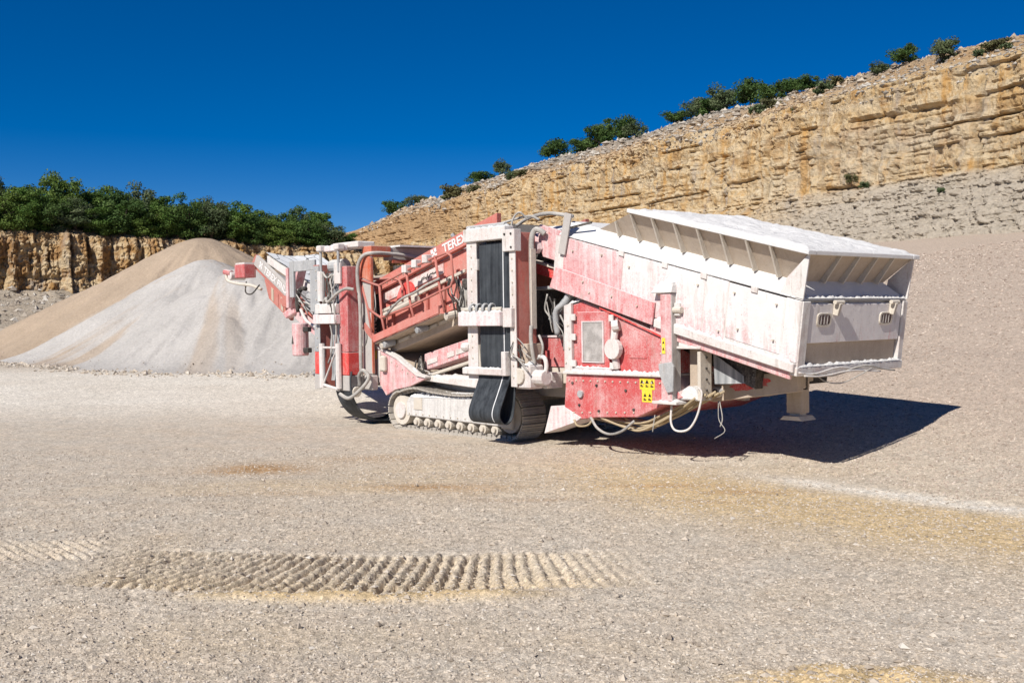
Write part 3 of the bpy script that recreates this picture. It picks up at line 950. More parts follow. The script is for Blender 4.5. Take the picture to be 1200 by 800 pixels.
n = 5000
jj = np.argwhere((Hp > 0.02) & (Hp < 0.5) & (YY < 42))
jj = jj[rng.integers(0, len(jj), n)]
px = XX[jj[:, 0], jj[:, 1]] + rng.normal(0, 0.35, n)
py = YY[jj[:, 0], jj[:, 1]] - np.abs(rng.normal(0, 0.35, n))
rr = 0.02 + 0.06 * rng.random(n) ** 3
pz = np.maximum(ground_z(px, py), Zp[jj[:, 0], jj[:, 1]] - 0.35 * 0.3 - 0.15)
tag(link('pile_foot_stones', scatter_stones('pile_foot_stones', px, py, pz, rr, M['grit'], 0.7)), 'coarse stones rolled to the foot of the stockpile', 'stones', kind='stuff')


# ------------------------------------------------------------------ trees and shrubs
def crown_mesh(name, rx, rz, n_cl, per, leaf, mat, seed, base=0.25, cr=0.34):
    r = np.random.default_rng(seed)
    C = []
    while len(C) < n_cl:
        p = r.normal(0, 1, 3)
        p /= np.linalg.norm(p)
        rad = r.random() ** 0.45
        q = p * rad
        if q[2] < -0.75: continue
        lump = 0.72 + 0.5 * vnoise(np.array([p[0] * 2.2 + seed]), np.array([p[1] * 2.2 + p[2] * 1.7]))[0]
        C.append((q[0] * rx * lump, q[1] * rx * lump, rz * (base + 0.62) + q[2] * rz * 0.62 * lump))
    C = np.array(C)
    n = n_cl * per
    ctr = np.repeat(C, per, 0)
    csz = np.repeat(cr * rx * (0.6 + 0.7 * r.random(n_cl)), per)
    d = r.normal(0, 1, (n, 3))
    d /= np.linalg.norm(d, axis=1)[:, None]
    pos = ctr + d * (csz * r.random(n) ** 0.5)[:, None] * np.array([1, 1, 0.75])
    nrm = d + 0.8 * r.normal(0, 1, (n, 3)) + np.array([0, 0, 0.45])
    nrm /= np.linalg.norm(nrm, axis=1)[:, None]
    a = np.cross(nrm, r.normal(0, 1, (n, 3)))
    a /= np.linalg.norm(a, axis=1)[:, None]
    b = np.cross(nrm, a)
    s = leaf * (0.6 + 0.8 * r.random(n))[:, None]
    V = np.stack([pos - a * s, pos - b * s * 0.55, pos + a * s, pos + b * s * 0.55], 1).reshape(-1, 3)
    F = np.arange(4 * n).reshape(-1, 4)
    tone = np.repeat(np.clip(np.repeat(r.random(n_cl), per) * 0.6 + 0.4 * r.random(n), 0, 1), 4)
    return npmesh(name, V, F, mat, False, {'tone': tone})


def trunk_mesh(name, rx, rz, seed, stems=1):
    r = random.Random(seed)
    mb = MB()
    for s_ in range(stems):
        lean = (r.uniform(-.2, .2) * rx, r.uniform(-.2, .2) * rx)
        pts = [(0.15 * rx * s_, 0, -0.5), (lean[0] * .3 + 0.1 * s_, lean[1] * .3, rz * 0.35), (lean[0], lean[1], rz * 0.85)]
        mb.tube(spline(pts, 4), 0.045 * rz, 6, True, 0.012 * rz)
        for k in range(5):
            a = r.uniform(0, 6.28)
            h = rz * r.uniform(0.3, 0.65)
            mb.tube([(lean[0] * .5, lean[1] * .5, h), (math.cos(a) * rx * .35, math.sin(a) * rx * .35, h + rz * .16), (math.cos(a) * rx * .7, math.sin(a) * rx * .7, h + rz * .26)], 0.02 * rz, 5, True, 0.006 * rz)
    me = bpy.data.meshes.new(name)
    me.from_pydata([tuple(p) for p in mb.v], [], mb.f)
    me.materials.append(M['bark'])
    return me


TREES = [(crown_mesh('tree_crown', 2.2, 4.0, 54, 200, 0.105, LEAF[(0, 1, 2, 0, 1, 3)[k]], 20 + k, 0.0), trunk_mesh('tree_trunk', 2.1, 4.2, k)) for k in range(6)]
BUSH = [(crown_mesh('shrub_crown', 1.5, 1.9, 26, 130, 0.105, LEAF[(0, 2, 0)[k]], 60 + k, 0.0, 0.42), trunk_mesh('shrub_stem', 1.5, 1.5, 40 + k, 2)) for k in range(3)]
SCRUB = [(crown_mesh('scrub_crown', 0.9, 0.8, 16, 60, 0.11, (DRY, LEAF[2])[k], 80 + k, 0.0, 0.45), trunk_mesh('scrub_stem', 0.9, 0.6, 50 + k, 2)) for k in range(2)]


def plant(name, kind, loc, sx, sz, rz, label, cat, group):
    e = bpy.data.objects.new(name, None)
    COL.objects.link(e)
    e.location = loc
    e.scale = (sx, sx, sz)
    e.rotation_euler = (0, 0, rz)
    tag(e, label, cat, group)
    link('trunk', kind[1], e)
    link('crown', kind[0], e)
    return e


ORD = ['first', 'second', 'third', 'fourth', 'fifth', 'sixth', 'seventh', 'eighth', 'ninth', 'tenth', 'eleventh', 'twelfth', 'thirteenth', 'fourteenth', 'fifteenth', 'sixteenth', 'seventeenth', 'eighteenth', 'nineteenth', 'twentieth']


def rim_point(px, off, base, direc, nrm):
    """ground point on a wall's rim, setback off metres, in the vertical plane through bearing px"""
    tx = (px - 600) / 1250
    b = base - nrm * off
    s = (b[0] - tx * b[1]) / (tx * direc[1] - direc[0])
    return b + direc * s, s


# left rim: a lower front row and a taller back row; (bearing, setback, width scale, height scale)
front = [(-28, 2.5, 0.9, 0.75), (6, 2.2, 0.85, 0.72), (34, 2.4, 0.95, 0.72), (62, 2.3, 0.9, 0.80), (92, 2.5, 1.05, 0.78), (120, 2.3, 0.9, 0.72), (147, 2.2, 1.0, 0.80), (174, 2.4, 0.9, 0.76), (198, 2.3, 0.9, 0.70),
         (222, 2.4, 1.0, 0.85), (248, 2.4, 0.9, 0.76), (274, 2.4, 1.05, 0.80), (300, 2.4, 0.95, 0.72), (322, 2.4, 0.9, 0.66), (344, 2.4, 0.95, 0.66), (366, 2.4, 0.9, 0.62), (386, 2.4, 0.85, 0.56), (405, 2.4, 0.8, 0.5)]
back = [(-12, 6.5, 1.0, 1.02), (22, 7, 1.0, 0.98), (52, 6.5, 1.05, 0.95), (80, 6.6, 1.0, 1.08), (110, 6.5, 1.05, 1.02), (140, 6.8, 1.1, 1.04), (168, 6.4, 1.05, 0.96), (192, 6.5, 1.0, 0.80), (232, 6.5, 1.1, 0.88),
        (268, 6.5, 1.15, 0.98), (296, 6.5, 1.0, 0.86), (328, 6.8, 1.0, 0.78), (372, 7, 1.0, 0.84), (352, 7, 0.9, 0.7)]
hue = ['dark green', 'mid green', 'grey green', 'dark green', 'mid green', 'yellow green']
back.sort()
for row, rname in ((front, 'front'), (back, 'back')):
    for i, (px, off, sx, sz) in enumerate(row):
        p, s = rim_point(px, off, BL, DL, NL)
        z = 7.9 + 0.1 * off - 0.035 * min(max(s, 0), 45)
        k = (i * 5 + (2 if rname == 'back' else 0)) % 6
        where = 'on the left cliff lip, front row' if rname == 'front' else 'behind the left cliff lip, back row'
        plant('broadleaf_tree', TREES[k], (p[0], p[1], z - 0.3), sx, sz * (0.85 + 0.34 * random.random()), random.random() * 6.28,
              '%s tree %s, %s from the left' % (hue[k], where, ORD[i]), 'tree', 'trees on the left quarry rim')

# right rim shrubs: (bearing, setback, width, height)
rim = [(463, 10.0, 0.75, 0.6), (488, 10.5, 0.7, 0.45), (563, 10.5, 0.8, 0.5), (591, 10.0, 0.5, 0.6), (652, 10, 0.9, 0.8), (684, 10.5, 0.9, 0.6), (702, 10, 0.95, 0.95), (726, 10.5, 0.95, 0.95), (745, 10.0, 0.7, 0.65),
       (797, 10.0, 1.0, 0.55), (815, 10.0, 0.9, 0.8), (834, 10.4, 0.85, 0.75), (849, 10.0, 1.0, 0.95), (878, 10.4, 1.0, 1.0), (905, 10.0, 0.9, 0.7), (924, 10.4, 0.9, 0.7), (944, 10.2, 0.8, 0.6),
       (1027, 8.2, 0.65, 0.42), (1055, 8.2, 0.75, 0.75), (1101, 7.2, 0.72, 0.85)]


def rim_z(px, off):
    tx = (px - 600) / 1250
    m = 0
    # nearest wall vertex on that bearing with that setback
    bs = (XR - BR[0]) * -NR[0] + (YR - BR[1]) * -NR[1]
    q = np.abs(XR / YR - tx) * 40 + np.abs(bs - off)
    k = np.argmin(q)
    return np.array([XR.ravel()[k], YR.ravel()[k], ZR.ravel()[k]])


shl = ['leafy shrub low down at the far left end of the right quarry rim', 'small flat shrub just right of the lowest shrub on the right rim', 'low spreading shrub alone on the rim above the red beam',
       'small round shrub alone beside the low spreading one on the rim', 'large round shrub at the left of the middle rim clump', 'low shrub between two large ones in the middle rim clump',
       'tall shrub in the middle of the middle rim clump', 'tallest shrub at the right of the middle rim clump', 'small shrub closing the right side of the middle rim clump',
       'low sprawling shrub starting the long hedge on the rim', 'second shrub of the long hedge on the rim', 'third shrub of the long hedge on the rim', 'fourth and bushy shrub of the long hedge on the rim',
       'tallest shrub near the centre of the long hedge on the rim', 'sixth shrub of the long hedge on the rim', 'seventh shrub of the long hedge on the rim', 'last low shrub at the right end of the long rim hedge',
       'low flat shrub left of a rounder one near the top right slope', 'rounded shrub on the upper right slope beside a flat one', 'dense green bush hanging alone on the bare slope at upper right']
for i, (px, off, sx, sz) in enumerate(rim):
    p = rim_z(px, off)
    plant('rim_shrub', BUSH[(i * 7 + i // 3) % 3], p - [0, 0, 0.1], sx * math.hypot(p[0], p[1]) / 95, sz * math.hypot(p[0], p[1]) / 95, i * 1.3, shl[i], 'shrub', 'shrubs along the right quarry rim')
tuft = [(532, 5.0, 1.1), (525, 4.5, 0.7), (556, 4.6, 0.7), (602, 4.9, 0.8), (612, 4.4, 0.6), (886, 6.2, 0.8), (900, 7.3, 0.9), (960, 6.4, 0.9), (975, 7.5, 0.8), (1140, 6.4, 0.55), (1158, 7.6, 0.8), (1175, 6.6, 0.5), (996, 3.5, 0.7), (1010, 3.4, 0.5), (930, 3.9, 0.4), (1100, 1.6, 0.4), (1168, 8.6, 0.7)]
tl = ['scrubby tuft on the debris slope above the red screen beam', 'small dry tuft left of the larger scrub above the screen', 'dry tuft on the slope left of the white conveyor top', 'olive tuft high on the debris slope above the white conveyor',
      'tiny dry tuft beside the olive one above the white conveyor', 'dry scrub at the top of the rock below the rim hedge', 'dry scrub close under the right end of the rim hedge', 'olive scrub on the ledge right of the rim hedge',
      'pale scrub above the ledge right of the rim hedge', 'small scrub right of the lone dense bush', 'scrub high on the slope near the top right corner', 'small tuft at the right edge above the rock wall', 'green tuft on the ledge at the foot of the ochre wall',
      'small tuft just right of the green one at the wall foot', 'dark tuft growing from the middle of the ochre wall', 'lone tuft on the grey talus at the right', 'topmost scrub below the skyline at far right']
for i, (px, off, s_) in enumerate(tuft):
    p = rim_z(px, off)
    k_ = s_ * math.hypot(p[0], p[1]) / 85
    plant('scrub_tuft', SCRUB[i % 2], p, k_, k_, i * 2.1, tl[i], 'scrub', 'scrub tufts on the right quarry face')

# ------------------------------------------------------------------ the mobile screener
root = bpy.data.objects.new('mobile_screener', None)
COL.objects.link(root)
tau = math.radians(1.4)
Ux = Vector((0.6582 * math.cos(tau), -0.7528 * math.cos(tau), math.sin(tau)))
Vx = Vector((0.7528, 0.6582, 0))
Nx = Ux.cross(Vx)
root.matrix_world = Matrix(((Ux.x, Vx.x, Nx.x, OX), (Ux.y, Vx.y, Nx.y, OY), (Ux.z, Vx.z, Nx.z, 0.0), (0, 0, 0, 1)))
tag(root, 'large dusty red and white tracked screening machine standing on the quarry floor', 'screening machine')

SL = 0.255


def HP(u, v, q):
    return (u + 0.13 * q, v, 2.80 + SL * (5.33 - u) + q)


def hslab(mb, u0, u1, va, qa, vb, qb, th):
    """plate of the hopper from (va,qa) to (vb,qb), between u0 and u1, thickened towards +v/-q"""
    dv, dq = vb - va, qb - qa
    L_ = math.hypot(dv, dq)
    nv, nq = -dq / L_ * th, dv / L_ * th
    mb.hexa([HP(u0, va, qa), HP(u1, va, qa), HP(u1, va + nv, qa + nq), HP(u0, va + nv, qa + nq)],
            [HP(u0, vb, qb), HP(u1, vb, qb), HP(u1, vb + nv, qb + nq), HP(u0, vb + nv, qb + nq)])
    return mb


# --- hopper
UL, UR = 2.43, 5.33
mb = MB()
mb.hexa([HP(0.9, 0.014, -1.46), HP(5.24, 0.014, -1.46), HP(5.24, 2.5, -1.46), HP(0.9, 2.5, -1.46)], [HP(0.9, 0.014, -0.64), HP(5.24, 0.014, -0.64), HP(5.24, 2.5, -0.64), HP(0.9, 2.5, -0.64)])
hopper = mb.build('hopper', 'white', root)
mb = MB()
# shoulder all round
P0 = [HP(0.95, 0.0, -0.62), HP(5.31, 0.0, -0.62), HP(5.31, 2.56, -0.62), HP(0.95, 2.56, -0.62)]
P1 = [HP(0.95, 0.28, -0.40), HP(5.05, 0.28, -0.42), HP(5.05, 2.28, -0.42), HP(0.95, 2.28, -0.40)]
mb.hexa(P0, P1)
mb.build('shoulder', 'powder', hopper, 0.012)
# flared boards
mb = MB()
th = 0.03
for (va, vb, sgn) in ((-0.02, 0.27, 1), (2.59, 2.30, -1)):
    a = [HP(1.55, vb, -0.42), HP(5.06, vb, -0.43), HP(5.31, va, -0.03), HP(2.43, va, -0.03), HP(1.62, vb - sgn * 0.06, -0.32)]
    for (A_, B_, C_, D_) in ((a[0], a[1], a[2], a[3]),):
        mb.hexa([A_, B_, C_, D_], [(p[0], p[1] + sgn * th, p[2] + 0.01) for p in (A_, B_, C_, D_)])
mb.hexa([HP(5.06, 0.28, -0.43), HP(5.06, 2.29, -0.43), HP(5.31, 2.55, -0.03), HP(5.31, 0.02, -0.03)], [HP(5.03, 0.28, -0.43), HP(5.03, 2.29, -0.43), HP(5.28, 2.55, -0.03), HP(5.28, 0.02, -0.03)])
mb.hexa([HP(1.6, 0.28, -0.43), HP(1.6, 2.29, -0.43), HP(2.43, 2.58, -0.03), HP(2.43, -0.01, -0.03)], [HP(1.64, 0.28, -0.43), HP(1.64, 2.29, -0.43), HP(2.47, 2.58, -0.03), HP(2.47, -0.01, -0.03)])
mb.build('flared_board', 'beige', hopper)


def rib_side(u, v_in, v_out, s):
    mb = MB()
    mb.hexa([HP(u - .014, v_in, -0.42), HP(u - .014, v_in - s * 0.10, -0.44), HP(u - .014, v_out - s * 0.045, -0.05), HP(u - .014, v_out, -0.05)],
            [HP(u + .014, v_in, -0.42), HP(u + .014, v_in - s * 0.10, -0.44), HP(u + .014, v_out - s * 0.045, -0.05), HP(u + .014, v_out, -0.05)])
    return mb


for k, u in enumerate((2.02, 2.42, 2.83, 3.23, 3.63, 4.03, 4.43, 4.80)):
    f_ = min(1.0, (u - 1.55) / 0.88)
    if f_ < 1:
        mb = MB()
        mb.hexa([HP(u - .012, .27, -.42), HP(u - .012, .18, -.44), HP(u - .012, .27 - .29 * f_ - .03, -.42 + .36 * f_), HP(u - .012, .27 - .29 * f_, -.42 + .36 * f_)],
                [HP(u + .012, .27, -.42), HP(u + .012, .18, -.44), HP(u + .012, .27 - .29 * f_ - .03, -.42 + .36 * f_), HP(u + .012, .27 - .29 * f_, -.42 + .36 * f_)])
        mb.build('rib', 'cream', hopper)
    else:
        rib_side(u, 0.27, -0.02, 1).build('rib', 'cream', hopper)
        rib_side(u, 2.30, 2.59, -1).build('rib', 'cream', hopper)
for v in (0.72, 1.16, 1.60, 2.02):
    mb = MB()
    mb.hexa([HP(5.05, v - .014, -.42), HP(5.14, v - .014, -.44), HP(5.345, v - .014, -.05), HP(5.30, v - .014, -.05)], [HP(5.05, v + .014, -.42), HP(5.14, v + .014, -.44), HP(5.345, v + .014, -.05), HP(5.30, v + .014, -.05)])
    mb.build('rib', 'cream', hopper)
# corner fins
for v in (0.005, 2.555):
    mb = MB()
    q = [HP(5.31, v, -0.60), HP(5.34, v, -0.02), HP(5.02, v + (.04 if v < 1 else -.04), -0.40), HP(4.98, v, -0.60)]
    mb.hexa(q, [(p[0], p[1] + (0.02 if v < 1 else -0.02), p[2]) for p in q])
    mb.build('corner_plate', 'white', hopper)
# top lip
mb = MB()
for (a, b) in (((UL - .06, -0.07), (UR + .04, 0.10)), ((UL - .06, 2.47), (UR + .04, 2.64))):
    mb.hexa([HP(a[0], a[1], -.045), HP(b[0], a[1], -.045), HP(b[0], b[1], -.045), HP(a[0], b[1], -.045)], [HP(a[0], a[1], .012), HP(b[0], a[1], .012), HP(b[0], b[1], .012), HP(a[0], b[1], .012)])
for (a, b) in (((UR - .12, 0.103), (UR + .037, 2.467)), ((UL - .057, 0.103), (UL + .12, 2.467))):
    mb.hexa([HP(a[0], a[1], -.045), HP(b[0], a[1], -.045), HP(b[0], b[1], -.045), HP(a[0], b[1], -.045)], [HP(a[0], a[1], .012), HP(b[0], a[1], .012), HP(b[0], b[1], .012), HP(a[0], b[1], .012)])
mb.build('top_lip', 'powder', hopper, 0.008)
# powder lying over the tipping grid
nu, nv = 120, 90
uu, vv = np.meshgrid(np.linspace(UL - .03, UR + .02, nu), np.linspace(-0.05, 2.62, nv))
ed = np.minimum(np.minimum(uu - UL + .03, UR + .02 - uu), np.minimum(vv + .05, 2.62 - vv))
q = -0.035 + 0.065 * sstep(0, 0.12, ed) + 0.10 * (fbm(uu * 2.3, vv * 2.3, 4) - 0.42) * sstep(0, 0.25, ed) + 0.035 * (fbm(uu * 14, vv * 14, 3, 0.7) - 0.4) * sstep(0, 0.06, ed)
V = np.stack([uu + .13 * q, vv, 2.80 + SL * (5.33 - uu) + q], -1).reshape(-1, 3)
link('powder_heap', npmesh('powder_heap', V, grid_faces(nv, nu), M['powder'], True), hopper)

# side panels with gaps
def side_panel(u0, u1, q0, q1, mat, v=0.0, th=0.055, name='side_panel', bevel=0.01):
    mb = MB()
    mb.hexa([HP(u0, v, q0), HP(u1, v, q0), HP(u1, v + th, q0), HP(u0, v + th, q0)], [HP(u0, v, q1), HP(u1, v, q1), HP(u1, v + th, q1), HP(u0, v + th, q1)])
    return mb.build(name, mat, hopper, bevel)


side_panel(1.10, 2.31, -1.40, -0.63, 'pink_hopper')
side_panel(2.325, 3.805, -1.40, -0.63, 'pale_hopper')
side_panel(3.82, 4.18, -1.40, -0.63, 'pale_hopper', 0.003)
side_panel(4.195, 5.055, -1.36, -0.64, 'pale_hopper', 0.004)
side_panel(5.07, 5.30, -1.40, -0.63, 'pale_hopper', 0.002)
side_panel(3.02, 5.30, -1.52, -1.405, 'white', -0.05, 0.12, 'bottom_rail')
side_panel(2.9, 5.22, -1.63, -1.525, 'pink', 0.02, 0.06, 'lower_rail')
mb = MB()
mb.hexa([HP(0.9, -0.06, -1.44), HP(3.0, -0.06, -1.50), HP(3.0, -0.02, -1.50), HP(0.9, -0.02, -1.44)], [HP(0.98, -0.035, -1.10), HP(3.0, -0.035, -1.18), HP(3.0, -0.003, -1.18), HP(0.98, -0.003, -1.10)])
mb.build('skirt_plate', 'pink', hopper, 0.008)
for (u, qq) in ((1.6, -1.2), (1.9, -0.74), (2.2, -1.28), (2.45, -0.8), (2.7, -1.3), (3.7, -0.78), (3.3, -1.22), (4.1, -1.3), (1.3, -0.8), (1.75, -1.33), (4.4, -1.2), (4.95, -0.75), (4.95, -1.2), (4.3, -0.75)):
    MB().tube([HP(u, -0.03 if qq > -1.1 or u > 3 else -0.07, qq), HP(u, 0.02, qq)], 0.014, 8).build('bolt', 'cream', hopper)
for u in (2.28, 3.1, 3.78, 4.6):
    mb = MB()
    mb.hexa([HP(u - .05, -.02, -.68), HP(u + .05, -.02, -.68), HP(u + .05, .03, -.68), HP(u - .05, .03, -.68)], [HP(u - .05, -.02, -.60), HP(u + .05, -.02, -.60), HP(u + .05, .03, -.60), HP(u - .05, .03, -.60)])
    mb.build('hinge', 'white', hopper, 0.006)
# end panel with lamps
def EP(v, q, du=0.0):
    return HP(5.30 + du, v, q)


def end_plate(v0, v1, q0, q1, du, th, mat, name, parent, bevel=0.008):
    mb = MB()
    mb.hexa([EP(v0, q0, du - th), EP(v1, q0, du - th), EP(v1, q1, du - th), EP(v0, q1, du - th)], [EP(v0, q0, du), EP(v1, q0, du), EP(v1, q1, du), EP(v0, q1, du)])
    return mb.build(name, mat, parent, bevel)


ep = end_plate(0.20, 2.42, -1.16, -0.66, 0.0, 0.05, 'pale_hopper', 'end_panel', hopper)
end_plate(0.02, 0.185, -1.50, -0.63, 0.015, 0.075, 'white', 'end_post', hopper)
end_plate(2.44, 2.56, -1.50, -0.63, 0.015, 0.075, 'white', 'end_post', hopper)
end_plate(0.19, 2.435, -1.44, -1.17, -0.05, 0.03, 'beige', 'recess_plate', hopper)
end_plate(0.0, 2.56, -1.56, -1.45, 0.03, 0.10, 'white', 'end_rail', hopper)
for v in (0.52, 2.02):
    mb = MB()
    ring = []
    for k in range(16):
        a = 2 * math.pi * (k + .5) / 16
        ex = 0.16 * math.copysign(abs(math.cos(a)) ** 0.45, math.cos(a))
        ey = 0.085 * math.copysign(abs(math.sin(a)) ** 0.45, math.sin(a))
        ring.append((ex, ey))
    lo = [EP(v + e[0], -0.86 + e[1], 0.0) for e in ring]
    hi = [EP(v + e[0], -0.86 + e[1], 0.018) for e in ring]
    hi2 = [EP(v + e[0] * .8, -0.86 + e[1] * .78, 0.018) for e in ring]
    n = 16
    mb.add(lo + hi + hi2, [(i, (i + 1) % n, n + (i + 1) % n, n + i) for i in range(n)] + [(n + i, n + (i + 1) % n, 2 * n + (i + 1) % n, 2 * n + i) for i in range(n)])
    rim_ = mb.build('lamp_rim', 'cream', hopper)
    MB().add([EP(v + e[0] * .82, -0.86 + e[1] * .8, 0.010) for e in ring], [tuple(range(n))]).build('lamp', 'lens', hopper)
    for k in (-1, 0, 1):
        MB().bar(EP(v + k * .07, -0.92, .014), EP(v + k * .07, -.80, .014), .008, .006).build('lamp_guard', 'grey_pole', hopper)
for v in (0.74, 2.12):
    mb = MB()
    mb.hexa([EP(v - .03, -.80, .002), EP(v + .03, -.80, .002), EP(v + .03, -.62, .002), EP(v - .03, -.62, .002)], [EP(v - .025, -.80, .07), EP(v + .025, -.80, .07), EP(v + .03, -.64, .10), EP(v - .03, -.64, .10)])
    mb.tube([EP(v - .10, -.63, .06), EP(v + .10, -.63, .06)], .03, 8)
    mb.build('latch', 'cream', hopper, 0.004)
# cables tied along the lower end rail
for k, (v0, v1, sag, mat) in enumerate(((0.0, 1.5, 0.03, 'white'), (0.3, 2.3, 0.05, 'hose'), (0.1, 1.9, 0.02, 'white'))):
    pts = [EP(v0 + (v1 - v0) * i / 6, -1.50 - sag * math.sin(i * 1.3) - 0.02 * k, 0.06 + 0.01 * k) for i in range(7)]
    MB().tube(spline(pts, 4), 0.012, 6).build('cable', mat, hopper, smooth=True)
pts = [EP(1.7, -1.50, .08), EP(1.35, -1.58, .10), EP(1.0, -1.68, .06), EP(0.7, -1.66, 0.0), EP(0.4, -1.52, .02)]
MB().tube(spline(pts, 6), 0.008, 5).build('cable', 'hose', hopper, smooth=True)

# --- feed conveyor under and left of the hopper
mb = MB()
mb.hexa([HP(-1.1, 0.42, -1.15), HP(4.45, 0.42, -2.0), HP(4.45, 2.15, -2.0), HP(-1.1, 2.15, -1.15)], [HP(-1.1, 0.42, -0.78), HP(4.45, 0.42, -1.64), HP(4.45, 2.15, -1.64), HP(-1.1, 2.15, -0.78)])
feed = mb.build('feed_conveyor', 'dark', root)
mb = MB()
mb.hexa([HP(0.25, 0.38, -0.72), HP(1.0, 0.38, -0.58), HP(1.0, 2.2, -0.58), HP(0.25, 2.2, -0.72)], [HP(0.25, 0.45, -0.60), HP(1.0, 0.3, -0.45), HP(1.0, 2.2, -0.45), HP(0.25, 2.2, -0.60)])
mb.build('conveyor_cover', 'powder', feed, 0.01)
MB().prism([(0.36, 3.50), (0.86, 3.36), (0.84, 2.87), (0.43, 2.98), (0.33, 3.24)], 0.08, 0.13).build('side_cover', 'pink', feed, 0.008)
mb = MB()
mb.tube([(0.34, 0.07, 3.13), (0.34, -0.02, 3.13)], 0.10, 6)
mb.build('bearing_plate', 'pink_pale', feed)
MB().hexa([(0.0, .28, 2.75), (0.95, .28, 2.51), (0.95, .36, 2.51), (0.0, .36, 2.75)], [(0.0, .28, 2.92), (0.95, .28, 2.68), (0.95, .36, 2.68), (0.0, .36, 2.92)]).build('side_rail', 'bright_red', feed, 0.006)
MB().hexa([(0.0, .24, 2.92), (0.95, .24, 2.685), (0.95, .38, 2.685), (0.0, .38, 2.92)], [(0.0, .24, 2.96), (0.95, .24, 2.72), (0.95, .38, 2.72), (0.0, .38, 2.96)]).build('rail_flange', 'cream', feed)
MB().bar((0.98, -0.03, 2.99), (1.14, -0.03, 3.60), 0.15, 0.03, (0, 1, 0)).build('prop_bar', 'grey_pole', root, 0.004)
MB().bar((1.12, 0.0, 3.38), (1.5, 0.10, 3.44), 0.03, 0.03).build('prop_pin', 'dark', root)
# drum mouth and pale hose by the side conveyor head
mb = MB()
mb.tube([(0.02, 0.28, 3.28), (0.34, 0.34, 3.20)], 0.17, 16)
mb.build('head_drum', 'pink', feed, smooth=False)

# --- power unit
BODY = [(1.02, 1.20), (1.04, 2.19), (1.35, 2.26), (1.74, 2.13), (2.98, 1.69), (2.98, 1.20)]
body = MB().prism(BODY, 0.03, 2.45).build('power_unit', 'red_body', root, 0.012)
MB().prism([(0.93, 0.42), (1.00, 1.155), (2.97, 1.165), (3.30, 0.90), (2.45, 0.57), (1.66, 0.52)], 0.0, 2.45).build('lower_cover', 'red_body', root, 0.012)
MB().prism([(0.98, 1.157), (0.98, 1.20), (2.99, 1.20), (2.99, 1.167)], -0.05, 2.46).build('ledge', 'white', root, 0.005)
MB().prism([(0.50, 0.20), (0.66, 0.64), (0.93, 0.66), (1.33, 0.50), (1.2, 0.42)], -0.012, 0.4).build('nose_plate', 'pink_pale', root, 0.006)
MB().prism([(1.0, 1.20), (1.0, 2.2), (1.16, 2.24), (1.16, 1.20)], -0.03, 0.027).build('door_post', 'white', body, 0.006)
MB().prism([(1.25, 1.26), (1.25, 2.10), (1.93, 2.10), (1.93, 1.26)], 0.0, 0.027).build('door', 'red_body', body, 0.008)
MB().prism([(1.20, 1.22), (1.20, 1.255), (1.98, 1.255), (1.98, 1.22)], -0.015, 0.027).build('door_sill', 'pink_pale', body)
MB().prism([(1.40, 1.36), (1.40, 1.94), (1.80, 1.94), (1.80, 1.36)], -0.012, -0.003).build('grille', 'grille', body)
mb = MB()
for (a, b) in (((1.37, 1.34), (1.83, 1.355)), ((1.37, 1.945), (1.83, 1.96)), ((1.37, 1.356), (1.395, 1.944)), ((1.805, 1.356), (1.83, 1.944))):
    mb.box(a[0], b[0], -0.022, -0.002, a[1], b[1])
mb.build('grille_frame', 'pink_pale', body)
mb = MB()
for (u, w_) in ((1.99, 2.0), (2.0, 1.30), (1.20, 1.32), (1.20, 1.72), (1.20, 2.02)):
    mb.box(u - .045, u + .045, -0.035, 0.0, w_ - .05, w_ + .05)
mb.build('door_hinge', 'white', body, 0.006)
MB().prism([(2.30, 1.42), (2.30, 1.86), (2.64, 1.74), (2.64, 1.42)], 0.018, 0.028).build('access_panel', 'red_body', body, 0.004)
# filler pipe and cap
mb = MB()
mb.tube(spline([(2.08, -.03, 1.86), (2.08, -.06, 1.70), (2.07, -.06, 1.58), (2.07, -.03, 1.44), (2.08, 0, 1.26)], 5), 0.055, 10)
mb.tube([(2.07, -.02, 1.55), (2.07, -.11, 1.55)], 0.15, 16)
mb.tube([(2.07, -.08, 1.88), (2.16, -.03, 1.90)], 0.085, 10)
mb.build('filler_pipe', 'white', body, 0.006)
MB().hexa([(1.74, -.012, 2.145), (3.0, -.012, 1.70), (3.0, .30, 1.70), (1.74, .30, 2.145)], [(1.74, -.012, 2.175), (3.0, -.012, 1.73), (3.0, .30, 1.73), (1.74, .30, 2.175)]).build('sloping_edge', 'bright_red', body)
for u, w_ in ((1.02, 1.33), (1.07, 1.90), (1.10, 1.55)):
    MB().tube([(u + .02, -.045, w_), (u + .02, 0, w_)], .018, 8).build('bolt', 'cream', body)
# yellow warning stickers with black marks
stk = MB().box(2.52, 2.80, -0.006, -0.002, 0.98, 1.14).box(2.56, 2.75, -0.006, -0.002, 0.80, 0.979).build('warning_sticker', 'yellow', root)
mb = MB()
for (u, w_, s_) in ((2.565, 1.09, .035), (2.66, 1.09, .035), (2.755, 1.09, .035), (2.62, .90, .03), (2.71, .90, .03)):
    o = MB().add([(u - s_, -.0085, w_ - s_ * .7), (u + s_, -.0085, w_ - s_ * .7), (u, -.0085, w_ + s_)], [(0, 1, 2)])
    mb.add(o.v, o.f)
    mb.box(u - .03, u + .025, -.0085, -.0075, w_ - .075, w_ - .06)
    mb.box(u - .03, u + .005, -.0085, -.0075, w_ - .055, w_ - .043)
mb.build('warning_print', 'black', stk)
MB().tube([(1.33, -.04, .86), (1.33, .01, .86)], .055, 12).build('drain_cap', 'steel', root)
